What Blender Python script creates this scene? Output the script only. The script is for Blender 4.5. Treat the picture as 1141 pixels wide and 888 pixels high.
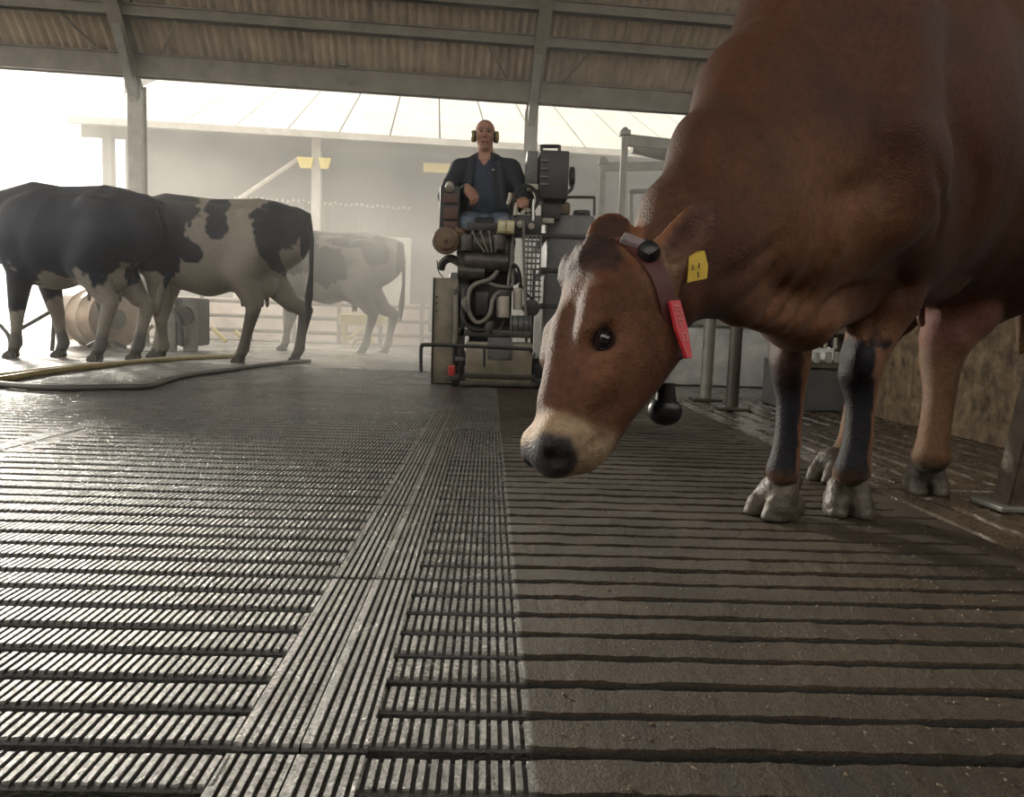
import bpy, bmesh, math, random
import numpy as np
from mathutils import Vector, Matrix
random.seed(7); np.random.seed(7)
for o in list(bpy.data.objects): bpy.data.objects.remove(o)
SC = bpy.context.scene
COL = SC.collection
# ------------------------------------------------------------ camera
FPX, CX, CY, EYE = 850.0, 570.5, 444.0, 0.46
CAMLOC = Vector((0, 0, EYE))
YAW, PITCH, ROLL = math.radians(1.85), math.radians(5.75), 0.035
F_ = Vector((math.sin(YAW)*math.cos(PITCH), math.cos(YAW)*math.cos(PITCH), -math.sin(PITCH)))
R0 = Vector((math.cos(YAW), -math.sin(YAW), 0)); U0 = R0.cross(F_)
R_ = R0*math.cos(ROLL) + U0*math.sin(ROLL)
U_ = U0*math.cos(ROLL) - R0*math.sin(ROLL)
cam = bpy.data.cameras.new('camera'); camo = bpy.data.objects.new('camera', cam); COL.objects.link(camo)
m = Matrix(((R_.x, U_.x, -F_.x, 0), (R_.y, U_.y, -F_.y, 0), (R_.z, U_.z, -F_.z, EYE), (0, 0, 0, 1)))
camo.matrix_world = m
cam.sensor_fit = 'HORIZONTAL'; cam.sensor_width = 36; cam.lens = 36*FPX/1141; cam.clip_start = 0.02; cam.clip_end = 300
SC.camera = camo
SC.view_settings.view_transform = 'Standard'; SC.view_settings.look = 'None'
SC.view_settings.gamma = 1; SC.view_settings.use_curve_mapping = False
SC.view_settings.exposure = 0.16
# ------------------------------------------------------------ sky and sun
wd = bpy.data.worlds.new('sky'); SC.world = wd; wd.use_nodes = True
wn = wd.node_tree.nodes; wl = wd.node_tree.links
bg = wn['Background']; bg.inputs[0].default_value = (1.0, .965, .90, 1); bg.inputs[1].default_value = 1.9
sun = bpy.data.lights.new('sun', 'SUN'); suno = bpy.data.objects.new('sun', sun); COL.objects.link(suno)
sun.energy = 5.5; sun.angle = math.radians(7); sun.color = (1, .93, .80)
SUNDIR = Vector((-math.sin(math.radians(36)), math.cos(math.radians(36)), math.tan(math.radians(14.3)))).normalized()      # towards the sun
suno.rotation_euler = SUNDIR.to_track_quat('Z', 'Y').to_euler()
SC.cycles.max_bounces = 8; SC.cycles.volume_bounces = 1
SC.cycles.volume_step_rate = 3.0

def W(u, v, d):
    "point seen at pixel (u, v) of the photograph, d metres in front of the camera"
    return CAMLOC + F_*d + R_*((u-CX)*d/FPX) - U_*((v-CY)*d/FPX)
def G(u, v, z=0.0):
    r = F_ + R_*((u-CX)/FPX) - U_*((v-CY)/FPX)
    t = (z-EYE)/r.z
    return CAMLOC + r*t
def PX(p):
    q = Vector(p)-CAMLOC; d = q.dot(F_)
    return (CX+FPX*q.dot(R_)/d, CY-FPX*q.dot(U_)/d, d)
# ------------------------------------------------------------ materials
MATS = {}
def mat(name, col=(.5,.5,.5), rough=.6, metal=0.0, nscale=0, namt=.25, bump=0, bscale=60, spec=.5, coat=0, emis=0, attr=False, sheen=0, col2=None, stretch=(1,1,1), rvar=0):
    if name in MATS: return MATS[name]
    M = bpy.data.materials.new(name); M.use_nodes = True
    n = M.node_tree.nodes; l = M.node_tree.links; b = n['Principled BSDF']
    b.inputs['Roughness'].default_value = rough; b.inputs['Metallic'].default_value = metal
    b.inputs['Specular IOR Level'].default_value = spec; b.inputs['Coat Weight'].default_value = coat
    b.inputs['Sheen Weight'].default_value = sheen; b.inputs['Sheen Roughness'].default_value = .35
    b.inputs['Base Color'].default_value = (*col, 1)
    src = None
    if attr:
        a = n.new('ShaderNodeAttribute'); a.attribute_name = 'Col'; src = a.outputs['Color']
    geo = n.new('ShaderNodeNewGeometry')
    mp = n.new('ShaderNodeMapping'); mp.inputs['Scale'].default_value = stretch; l.new(geo.outputs['Position'], mp.inputs['Vector'])
    if nscale:
        t = n.new('ShaderNodeTexNoise'); t.inputs['Scale'].default_value = nscale; t.inputs['Detail'].default_value = 6; t.inputs['Roughness'].default_value = .65
        l.new(mp.outputs[0], t.inputs['Vector'])
        mr = n.new('ShaderNodeMapRange'); mr.inputs[1].default_value = .32; mr.inputs[2].default_value = .68
        l.new(t.outputs['Fac'], mr.inputs[0])
        mx = n.new('ShaderNodeMix'); mx.data_type = 'RGBA'
        l.new(mr.outputs[0], mx.inputs['Factor'])
        if attr:
            ml = n.new('ShaderNodeMix'); ml.data_type = 'RGBA'; ml.blend_type = 'MULTIPLY'; ml.inputs['Factor'].default_value = 1
            mx.inputs[6].default_value = (1-namt,)*3+(1,); mx.inputs[7].default_value = (1+namt*.5,)*3+(1,)
            l.new(src, ml.inputs[6]); l.new(mx.outputs[2], ml.inputs[7]); src = ml.outputs[2]
        else:
            c2 = col2 or tuple(c*(1-namt) for c in col)
            mx.inputs[6].default_value = (*c2, 1); mx.inputs[7].default_value = (*col, 1); src = mx.outputs[2]
        if rvar:
            rr = n.new('ShaderNodeMapRange'); rr.inputs[3].default_value = rough-rvar; rr.inputs[4].default_value = rough+rvar
            l.new(mr.outputs[0], rr.inputs[0]); l.new(rr.outputs[0], b.inputs['Roughness'])
    if src: l.new(src, b.inputs['Base Color'])
    if bump:
        t2 = n.new('ShaderNodeTexNoise'); t2.inputs['Scale'].default_value = bscale; t2.inputs['Detail'].default_value = 4
        l.new(mp.outputs[0], t2.inputs['Vector'])
        bp = n.new('ShaderNodeBump'); bp.inputs['Strength'].default_value = bump; bp.inputs['Distance'].default_value = .01
        l.new(t2.outputs['Fac'], bp.inputs['Height']); l.new(bp.outputs[0], b.inputs['Normal'])
    if emis:
        b.inputs['Emission Color'].default_value = (*col, 1); b.inputs['Emission Strength'].default_value = emis
    MATS[name] = M
    return M
# ------------------------------------------------------------ scene helpers
def tag(o, label=None, cat=None, group=None, kind=None):
    if label: o['label'] = label
    if cat: o['category'] = cat
    if group: o['group'] = group
    if kind: o['kind'] = kind
    return o
def empty(name, loc=(0,0,0)):
    o = bpy.data.objects.new(name, None); COL.objects.link(o); o.location = loc; o.empty_display_size = .1
    return o
ORG = {}
def origin(o):
    return ORG.get(o.name, Vector(o.location))
def link(name, me, parent=None, kind=None, label=None):
    o = bpy.data.objects.new(name, me); COL.objects.link(o)
    if parent is not None:
        o.parent = parent; ORG[o.name] = origin(parent)
    if kind: o['kind'] = kind
    if label: o['label'] = label
    return o
def obj(name, bm, material, parent=None, smooth=False, kind=None, label=None):
    "world-space bmesh -> one mesh object (local to its root's origin)"
    if parent is not None:
        bmesh.ops.translate(bm, verts=bm.verts, vec=-origin(parent))
    bmesh.ops.recalc_face_normals(bm, faces=bm.faces)
    me = bpy.data.meshes.new(name); bm.to_mesh(me); bm.free()
    if isinstance(material, (list, tuple)):
        for mm in material: me.materials.append(mm)
    else: me.materials.append(material)
    if smooth:
        me.shade_smooth()
        try: me.set_sharp_from_angle(angle=math.radians(40))
        except Exception: pass
    return link(name, me, parent, kind, label)
def NB(): return bmesh.new()
def box(bm, c, s, rot=None, bev=0):
    "box with centre c, full size s"
    r = bmesh.ops.create_cube(bm, size=1)
    vs = r['verts']
    M = Matrix.Translation(Vector(c)) @ (rot.to_4x4() if rot is not None else Matrix.Identity(4)) @ Matrix.Diagonal((*s, 1))
    bmesh.ops.transform(bm, matrix=M, verts=vs)
    if bev:
        es = list({e for v in vs for e in v.link_edges})
        bmesh.ops.bevel(bm, geom=es, offset=bev, segments=2, affect='EDGES', profile=.5)
    return bm
def box2(bm, a, b, bev=0):
    a = Vector(a); b = Vector(b)
    return box(bm, (a+b)/2, [abs(x) for x in (b-a)], bev=bev)
def frame_of(d):
    d = Vector(d).normalized()
    up = Vector((0,0,1)) if abs(d.z) < .95 else Vector((0,1,0))
    x = up.cross(d).normalized(); y = d.cross(x)
    return x, y, d
def cyl(bm, a, b, r, r2=None, seg=16, bev=0):
    a = Vector(a); b = Vector(b); r2 = r if r2 is None else r2
    x, y, d = frame_of(b-a)
    ra, rb = [], []
    for i in range(seg):
        t = 2*math.pi*i/seg; q = x*math.cos(t)+y*math.sin(t)
        ra.append(bm.verts.new(a+q*r)); rb.append(bm.verts.new(b+q*r2))
    for i in range(seg):
        j = (i+1) % seg
        bm.faces.new((ra[i], ra[j], rb[j], rb[i]))
    fa = bm.faces.new(ra[::-1]); fb = bm.faces.new(rb)
    if bev:
        es = list(fa.edges)+list(fb.edges)
        bmesh.ops.bevel(bm, geom=es, offset=bev, segments=2, affect='EDGES', profile=.5)
    return bm
def smoothpts(pts, n=6, closed=False):
    "Catmull-Rom through points"
    P = [Vector(p) for p in pts]; out = []
    m = len(P)
    for i in range(m-1):
        p0 = P[max(i-1,0)]; p1 = P[i]; p2 = P[i+1]; p3 = P[min(i+2,m-1)]
        for k in range(n):
            t = k/n
            out.append(.5*((2*p1)+(-p0+p2)*t+(2*p0-5*p1+4*p2-p3)*t*t+(-p0+3*p1-3*p2+p3)*t**3))
    out.append(P[-1]); return out
def tube(bm, pts, r, seg=8, caps=True):
    P = [Vector(p) for p in pts]; n = len(P)
    rs = r if isinstance(r, (list, tuple)) else [r]*n
    rings = []; x = None
    for i in range(n):
        d = (P[min(i+1,n-1)]-P[max(i-1,0)]).normalized()
        if x is None: x, y, _ = frame_of(d)
        else:
            x = (x-d*x.dot(d)); x = x.normalized() if x.length > 1e-6 else frame_of(d)[0]
            y = d.cross(x)
        rings.append([bm.verts.new(P[i]+(x*math.cos(2*math.pi*k/seg)+y*math.sin(2*math.pi*k/seg))*rs[i]) for k in range(seg)])
    for i in range(n-1):
        for k in range(seg):
            j = (k+1) % seg
            bm.faces.new((rings[i][k], rings[i][j], rings[i+1][j], rings[i+1][k]))
    if caps:
        bm.faces.new(rings[0][::-1]); bm.faces.new(rings[-1])
    return bm
def lathe(bm, base, axis, prof, seg=20):
    "profile [(distance along axis, radius)]"
    x, y, d = frame_of(axis); base = Vector(base); rings = []
    for h, r in prof:
        rings.append([bm.verts.new(base+d*h+(x*math.cos(2*math.pi*k/seg)+y*math.sin(2*math.pi*k/seg))*max(r,1e-4)) for k in range(seg)])
    for i in range(len(rings)-1):
        for k in range(seg):
            j = (k+1) % seg
            bm.faces.new((rings[i][k], rings[i][j], rings[i+1][j], rings[i+1][k]))
    bm.faces.new(rings[0][::-1]); bm.faces.new(rings[-1])
    return bm
def prism(bm, pts, vec):
    "extrude a planar polygon along vec"
    a = [bm.verts.new(Vector(p)) for p in pts]; b = [bm.verts.new(Vector(p)+Vector(vec)) for p in pts]
    n = len(a); bm.faces.new(a[::-1]); bm.faces.new(b)
    for i in range(n): bm.faces.new((a[i], a[(i+1)%n], b[(i+1)%n], b[i]))
    return bm
def ball(bm, c, r, scale=(1,1,1), u=16, v=10, rot=None):
    q = bmesh.ops.create_uvsphere(bm, u_segments=u, v_segments=v, radius=r)
    M = Matrix.Translation(Vector(c)) @ (rot.to_4x4() if rot is not None else Matrix.Identity(4)) @ Matrix.Diagonal((*scale, 1))
    bmesh.ops.transform(bm, matrix=M, verts=q['verts']); return bm
# ------------------------------------------------------------ implicit bodies (smooth blended flesh, one surface)
class Flesh:
    def __init__(s): s.pr = []
    def cap(s, a, b, ra, rb=None, k=.03, sub=False):
        a = np.array(a, np.float32); b = np.array(b, np.float32); rb = ra if rb is None else rb
        ab = b-a; L = max(float(ab@ab), 1e-9)
        def f(p):
            t = np.clip(((p-a)@ab)/L, 0, 1)
            return np.linalg.norm(p-a-t[..., None]*ab, axis=-1)-(ra+(rb-ra)*t)
        r = max(ra, rb)
        s.pr.append((f, np.minimum(a, b)-r, np.maximum(a, b)+r, k, sub)); return s
    def chain(s, pts, rs, k=.03, kin=.01):
        for i in range(len(pts)-1):
            s.cap(pts[i], pts[i+1], rs[i], rs[i+1], k if i == 0 else min(kin, .006))
        return s
    def ell(s, c, r, axes=None, k=.03, sub=False):
        "ellipsoid: centre, radii, axes = 3 orthonormal vectors"
        c = np.array(c, np.float32); r = np.array(r, np.float32)
        A = np.eye(3, dtype=np.float32) if axes is None else np.array([list(v) for v in axes], np.float32)
        def f(p):
            q = (p-c)@A.T
            k0 = np.linalg.norm(q/r, axis=-1); k1 = np.linalg.norm(q/(r*r), axis=-1)
            return k0*(k0-1)/np.maximum(k1, 1e-6)
        e = np.sqrt(((A*r[:, None])**2).sum(0))
        s.pr.append((f, c-e, c+e, k, sub)); return s
    def loft(s, st, k=.04, kin=.03):
        "stations (centre, up, half_side, half_up): an elliptical tube"
        for i in range(len(st)-1):
            (a, ua, wa, ha), (b, ub, wb, hb) = st[i], st[i+1]
            a = np.array(a, np.float32); b = np.array(b, np.float32)
            ab = b-a; L = float(ab@ab); d = ab/math.sqrt(L)
            u = np.array(ua, np.float32)+np.array(ub, np.float32); u = u-d*(u@d); u /= np.linalg.norm(u)
            sd = np.cross(d, u)
            def f(p, a=a, ab=ab, L=L, d=d, u=u, sd=sd, wa=wa, wb=wb, ha=ha, hb=hb):
                t = np.clip(((p-a)@ab)/L, 0, 1)
                o = p-a-t[..., None]*ab
                w = wa+(wb-wa)*t; h = ha+(hb-ha)*t; m_ = np.minimum(w, h)
                x = o@sd; y = o@u; z = o@d
                k0 = np.sqrt((x/w)**2+(y/h)**2+(z/m_)**2)
                k1 = np.sqrt((x/w**2)**2+(y/h**2)**2+(z/m_**2)**2)
                return k0*(k0-1)/np.maximum(k1, 1e-5)
            r = max(wa, wb, ha, hb)
            s.pr.append((f, np.minimum(a, b)-r, np.maximum(a, b)+r, k if i == 0 else kin, False))
        return s
    def mesh(s, h):
        lo = np.min([p[1] for p in s.pr if not p[4]], axis=0)-3*h; hi = np.max([p[2] for p in s.pr if not p[4]], axis=0)+3*h
        n = np.ceil((hi-lo)/h).astype(int)+1
        Fd = np.full(n, .25, np.float32)
        ax = [lo[i]+h*np.arange(n[i], dtype=np.float32) for i in range(3)]
        for f, a, b, k, sub in s.pr:
            mg = k+2*h
            i0 = np.clip(np.floor((a-mg-lo)/h).astype(int), 0, n); i1 = np.clip(np.ceil((b+mg-lo)/h).astype(int)+1, 0, n)
            if np.any(i1 <= i0): continue
            sl = tuple(slice(i0[q], i1[q]) for q in range(3))
            P = np.stack(np.meshgrid(*[ax[q][sl[q]] for q in range(3)], indexing='ij'), -1).astype(np.float32)
            d = f(P).astype(np.float32); c = Fd[sl]
            if sub:
                d = -d
                hh = np.maximum(k-np.abs(c-d), 0)/k
                Fd[sl] = np.maximum(c, d)+hh*hh*k*.25
            else:
                hh = np.maximum(k-np.abs(c-d), 0)/k
                Fd[sl] = np.minimum(c, d)-hh*hh*k*.25
        return nets(Fd, lo, h)
def nets(Fd, lo, h):
    S = Fd < 0
    n = np.array(Fd.shape)
    cnt = np.zeros(n-1, np.int8)
    corners = [(i, j, k) for i in (0,1) for j in (0,1) for k in (0,1)]
    def sub(A, c): return A[c[0]:n[0]-1+c[0], c[1]:n[1]-1+c[1], c[2]:n[2]-1+c[2]]
    for c in corners: cnt += sub(S, c)
    act = np.argwhere((cnt > 0) & (cnt < 8))
    cv = {c: Fd[act[:,0]+c[0], act[:,1]+c[1], act[:,2]+c[2]] for c in corners}
    acc = np.zeros((len(act), 3)); w = np.zeros(len(act))
    for a in corners:
        for q in range(3):
            if a[q]: continue
            b = list(a); b[q] = 1; b = tuple(b)
            va, vb = cv[a], cv[b]; mk = (va < 0) != (vb < 0)
            t = np.where(mk, va/np.where(mk, va-vb, 1), 0)
            p = np.array(a, float)+np.outer(t, np.array(b)-np.array(a))
            acc += p*mk[:, None]; w += mk
    V = lo+h*(act+acc/w[:, None])
    vid = np.full(n-1, -1, np.int64); vid[tuple(act.T)] = np.arange(len(act))
    faces = []
    for q in range(3):
        e1, e2 = (q+1) % 3, (q+2) % 3
        sa = [slice(None)]*3; sb = [slice(None)]*3
        sa[q] = slice(0, n[q]-1); sb[q] = slice(1, n[q])
        A, B = S[tuple(sa)], S[tuple(sb)]
        E = np.argwhere(A != B)
        E = E[(E[:, e1] > 0) & (E[:, e2] > 0) & (E[:, e1] < n[e1]-1) & (E[:, e2] < n[e2]-1)]
        ins = A[tuple(E.T)]
        def g(o1, o2):
            X = E.copy(); X[:, e1] += o1; X[:, e2] += o2; return vid[tuple(X.T)]
        Q = np.stack([g(-1,-1), g(0,-1), g(0,0), g(-1,0)], 1)
        Q[~ins] = Q[~ins][:, ::-1]
        faces.append(Q)
    return V, np.concatenate(faces)
def flesh_obj(name, V, Q, material, parent, colfn=None, relax=2):
    # a few Laplacian relaxations remove the grid pattern
    E = np.concatenate([Q[:, [0,1]], Q[:, [1,2]], Q[:, [2,3]], Q[:, [3,0]]])
    for _ in range(relax):
        acc = np.zeros_like(V); c = np.zeros(len(V))
        for i in range(3): acc[:, i] += np.bincount(E[:,0], V[E[:,1], i], len(V))+np.bincount(E[:,1], V[E[:,0], i], len(V))
        c = np.bincount(E[:,0], minlength=len(V))+np.bincount(E[:,1], minlength=len(V))
        V = V*.5+.5*acc/np.maximum(c, 1)[:, None]
    og = np.array(origin(parent)) if parent is not None else np.zeros(3)
    me = bpy.data.meshes.new(name)
    me.vertices.add(len(V)); me.vertices.foreach_set('co', (V-og).ravel())
    me.loops.add(Q.size); me.loops.foreach_set('vertex_index', Q.ravel())
    me.polygons.add(len(Q)); me.polygons.foreach_set('loop_start', np.arange(len(Q))*4)
    try: me.polygons.foreach_set('loop_total', np.full(len(Q), 4))
    except Exception: pass
    me.update(calc_edges=True); me.validate(); me.shade_smooth()
    if colfn is not None:
        N = np.zeros(len(me.vertices)*3); me.vertices.foreach_get('normal', N); N = N.reshape(-1, 3)
        C = np.ones((len(V), 4)); C[:, :3] = colfn(V, N)
        at = me.color_attributes.new('Col', 'FLOAT_COLOR', 'POINT'); at.data.foreach_set('color', C.ravel())
    me.materials.append(material)
    return link(name, me, parent)
def sstep(a, b, x):
    t = np.clip((x-a)/(b-a), 0, 1); return t*t*(3-2*t)
def vnoise(P, sc, seed=0):
    "cheap smooth value noise"
    r = np.random.RandomState(seed); tb = r.rand(4096)
    q = P*sc; i = np.floor(q).astype(np.int64); f = q-i; f = f*f*(3-2*f)
    def hsh(a, b, c): return tb[(a*73856093 ^ b*19349663 ^ c*83492791) & 4095]
    o = 0
    for dx in (0,1):
        for dy in (0,1):
            for dz in (0,1):
                wgt = (f[:,0] if dx else 1-f[:,0])*(f[:,1] if dy else 1-f[:,1])*(f[:,2] if dz else 1-f[:,2])
                o = o+wgt*hsh(i[:,0]+dx, i[:,1]+dy, i[:,2]+dz)
    return o
def mixc(C, c, w): return C*(1-w[:, None])+np.array(c)*w[:, None]
# ============================================================ FLOOR
def floor_mat():
    M = bpy.data.materials.new('slatted_concrete'); M.use_nodes = True
    n = M.node_tree.nodes; l = M.node_tree.links; b = n['Principled BSDF']
    g = n.new('ShaderNodeNewGeometry'); sx = n.new('ShaderNodeSeparateXYZ'); l.new(g.outputs['Position'], sx.inputs[0])
    def noise(sc, det=5, rough=.6, vec=None):
        t = n.new('ShaderNodeTexNoise'); t.inputs['Scale'].default_value = sc; t.inputs['Detail'].default_value = det; t.inputs['Roughness'].default_value = rough
        l.new(vec or g.outputs['Position'], t.inputs['Vector']); return t.outputs['Fac']
    def rng(src, a, b_, c=0, d=1):
        r = n.new('ShaderNodeMapRange'); r.inputs[1].default_value = a; r.inputs[2].default_value = b_; r.inputs[3].default_value = c; r.inputs[4].default_value = d
        l.new(src, r.inputs[0]); return r.outputs[0]
    def mix(f, a, b_):
        x = n.new('ShaderNodeMix'); x.data_type = 'RGBA'
        for i, s in ((6, a), (7, b_)):
            if isinstance(s, tuple): x.inputs[i].default_value = (*s, 1)
            else: l.new(s, x.inputs[i])
        l.new(f, x.inputs['Factor']); return x.outputs[2]
    big = noise(2.3); mid = noise(14); fine = noise(160, 3)
    grey = mix(rng(mid, .35, .65), (.12, .116, .102), (.245, .235, .205))
    brown = mix(rng(big, .38, .62), (.050, .034, .018), (.098, .069, .038))
    brown = mix(rng(mid, .5, .75), brown, (.062, .042, .020))
    msk = rng(sx.outputs['X'], .056, .064)
    col = mix(msk, grey, brown)
    col = mix(rng(fine, .35, .7), col, mix(msk, (.05, .048, .043), (.030, .022, .015)))
    spk = n.new('ShaderNodeMath'); spk.operation = 'MULTIPLY'; l.new(rng(noise(330, 2, .5), .69, .74), spk.inputs[0]); l.new(msk, spk.inputs[1])
    col = mix(spk.outputs[0], col, (.20, .155, .095))      # chaff and grit
    col = mix(rng(sx.outputs['Z'], -.0042, -.0022), (.030, .027, .022), col)      # darker down in the cut grooves
    l.new(col, b.inputs['Base Color'])
    r1 = n.new('ShaderNodeMix'); r1.data_type = 'FLOAT'
    l.new(msk, r1.inputs[0]); l.new(rng(big, .35, .65, .16, .34), r1.inputs[2]); l.new(rng(big, .35, .65, .62, .42), r1.inputs[3])
    l.new(r1.outputs[0], b.inputs['Roughness'])
    l.new(rng(msk, 0, 1, .8, .3), b.inputs['Specular IOR Level']); l.new(rng(msk, 0, 1, .35, .02), b.inputs['Coat Weight']); b.inputs['Coat Roughness'].default_value = .12
    h = n.new('ShaderNodeMath'); h.operation = 'ADD'
    l.new(noise(230, 4, .75), h.inputs[0]); l.new(noise(60, 3), h.inputs[1])
    bp = n.new('ShaderNodeBump'); bp.inputs['Distance'].default_value = .0026; bp.inputs['Strength'].default_value = 1; l.new(rng(msk, 0, 1, .0026, .0060), bp.inputs['Distance'])
    l.new(h.outputs[0], bp.inputs['Height']); l.new(bp.outputs[0], b.inputs['Normal']); l.new(bp.outputs[0], b.inputs['Coat Normal'])
    return M
M_SLAT = floor_mat()
M_YARD = mat('wet_concrete', (.27,.26,.235), .3, nscale=1.6, col2=(.13,.125,.112), bump=.35, bscale=35, rvar=.17)
M_PIT = mat('slurry_pit', (.012,.010,.008), .25, bump=.3, bscale=20)
M_MUD = mat('mud_crust', (.11,.075,.043), .5, nscale=20, bump=.6, bscale=80)

PITCH_Y, SLOT, NS = .0776, .0195, 7
PW, PD = 1.345, .543
CX0 = -.1895                       # left edge of the panel column under the camera
BAND = .0725
ROW0 = .777
TOOTH, GRV, GDEP = .0125, .0056, .0048
floor = None
bm = NB()
XL, XR, YN, YF = CX0-3*PW, CX0+PW, ROW0-2*PD, ROW0+11*PD
XR2, YF2 = 2.26, 5.0
for a, b in (((-16, YF, -.3), (16, 15.2, 0)), ((-16, -7, -.3), (XL, YF, 0)), ((XL, -7, -.3), (16, YN, 0)),
             ((XR2, YN, -.3), (16, YF, 0)), ((XR, YF2, -.3), (XR2, YF, 0))):
    box2(bm, a, b)
box2(bm, (-40, 15.2, -.3), (40, 60, -.02)); box2(bm, (-60, -7, -.3), (-16, 15.2, -.02))
floor = tag(obj('floor', bm, M_YARD), 'wet grey concrete barn floor with grooved slatted panels', 'floor', kind='structure')
bm = NB(); box2(bm, (XL, YN, -.34), (XR2, YF, -.22))
obj('pit_bottom', bm, M_PIT, floor, label='dark slurry channel under the slats')

def slat_mesh(name, x0, x1, w, groove_to, yl, depth=.10, rs=0, jit=.0012):
    "bar from x0 to x1 (along X), width w centred on yl, top toothed by saw grooves up to groove_to"
    rd = random.Random(rs)
    xs = []
    x = x0
    xs.append((x0, 0))
    k = math.ceil((x0-CX0)/TOOTH)
    while True:
        c = CX0+k*TOOTH; k += 1
        if c+GRV > min(x1, groove_to): break
        if c <= x0+.001: continue
        xs += [(c, 0), (c+.0008, -GDEP), (c+GRV-.0008, -GDEP), (c+GRV, 0)]
    if groove_to < x1:
        y = max(xs[-1][0], x0)+.03
        while y < x1-.008: xs.append((y, 0)); y += .011
    xs.append((x1, 0))
    V = []; Fc = []
    H0 = w/2; sm = [0.0, 0.0, 0.0]
    for i, (x, z) in enumerate(xs):
        H = H0
        if x > groove_to and w < .08:          # mud narrows the slots where nothing has been cut yet
            sm = [.8*q+.2*rd.uniform(-1, 1) for q in sm]; H = H0+.0035+.004*sm[0]
        ja, jb = rd.uniform(-jit, jit), rd.uniform(-jit, jit); jz = rd.uniform(-.0004, .0003)+(.004*sm[1] if x > groove_to and w < .08 else 0)
        if z == 0 and rd.random() < .12: ja += rd.uniform(0, .003)
        V += [(x, yl-H, -depth), (x, yl-H+ja*.3, -.007), (x, yl-H+.0035+ja, z+jz), (x, yl+H-.0035+jb, z+jz), (x, yl+H+jb*.3, -.007), (x, yl+H, -depth)]
    for i in range(len(xs)-1):
        for j in range(5):
            a = i*6+j; Fc.append((a, a+6, a+7, a+1))
    n = len(V)
    Fc.append((0, 1, 2, 3, 4, 5)); Fc.append((n-1, n-2, n-3, n-4, n-5, n-6))
    return V, Fc
def mk(name, V, Fc, material):
    me = bpy.data.meshes.new(name); me.from_pydata(V, [], Fc); me.update(); me.materials.append(material); return me
def join(parts):
    V, Fc = [], []
    for v, f in parts:
        o = len(V); V += v; Fc += [tuple(i+o for i in q) for q in f]
    return V, Fc
cache = {}
def col_meshes(c):
    if c in cache: return cache[c]
    x0 = CX0+c*PW; x1 = x0+PW; gt = .060 if c == 0 else 99
    w = PITCH_Y-SLOT
    sl = [mk('slat', *slat_mesh('s', x0+BAND-.004, x1-BAND+.004, w, gt, 0, rs=17*c+r), M_SLAT) for r in range(4)]
    bands = mk('slat_panel', *join([slat_mesh('b', x0+.0012, x0+BAND, PD-.012, gt, PD/2, rs=c), slat_mesh('b', x1-BAND, x1-.0012, PD-.012, gt, PD/2, rs=c+3)]), M_SLAT)
    allsl = mk('slats', *join([slat_mesh('s', x0+BAND-.004, x1-BAND+.004, w, gt, (r+.5)*PITCH_Y, rs=r, jit=.001) for r in range(NS)]), M_SLAT)
    cache[c] = (sl, bands, allsl); return cache[c]
for k in range(-2, 11):
    for c in (-3, -2, -1, 0):
        sl, bands, allsl = col_meshes(c)
        y0 = ROW0+k*PD
        p = link('slat_panel', bands, floor); p.location = (0, y0, random.uniform(-.0015, .0015))
        if (-1 <= k <= 3 and c >= -1) or (0 <= k <= 3 and c == -2):
            for r in range(NS):
                s = link('slat', sl[(r*3+k+c) % 4], p); s.location = (0, (r+.5)*PITCH_Y, random.uniform(-.001, .001))
        else:
            s = link('slats', allsl, p, kind='stuff')
# right-hand column: slots run away from the camera
def yslat(x0, x1, ya, yb, rs):
    rd = random.Random(rs); ys = np.linspace(ya, yb, 26); V = []; Fc = []
    for y in ys:
        ja, jb = rd.uniform(0, .004), rd.uniform(0, .004); jz = rd.uniform(-.0015, .001)
        V += [(x0, y, -.1), (x0+ja*.3, y, -.008), (x0+.005+ja, y, jz), (x1-.005-jb, y, jz), (x1-jb*.3, y, -.008), (x1, y, -.1)]
    for i in range(len(ys)-1):
        for j in range(5):
            a = i*6+j; Fc.append((a, a+1, a+7, a+6))
    n = len(V); Fc.append((0, 5, 4, 3, 2, 1)); Fc.append((n-6, n-5, n-4, n-3, n-2, n-1))
    return V, Fc
PX_, NX = (XR2-XR)/10, 10
M_WETB = mat('wet_brown_concrete', (.095,.07,.045), .27, nscale=9, col2=(.045,.032,.02), bump=.25, bscale=60, rvar=.1, spec=.7)
ysl = [mk('slat', *yslat(0, PX_-.024, .10, 1.27, i), M_WETB) for i in range(3)]
ybd = mk('slat_panel', *join([slat_mesh('b', XR+.004, XR2-.004, .105, -99, .0545, rs=5), slat_mesh('b', XR+.004, XR2-.004, .105, -99, 1.31, rs=6)]), M_WETB)
for k in range(-1, 4):
    y0 = .85+k*1.37 - (.0 if k >= 0 else 0)
    if y0+1.37 > YF2+.4: continue
    p = link('slat_panel', ybd, floor); p.location = (0, y0, 0)
    for i in range(NX):
        s = link('slat', ysl[i % 3], p); s.location = (XR+.012+i*PX_, 0, random.uniform(-.002, .001))
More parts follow.
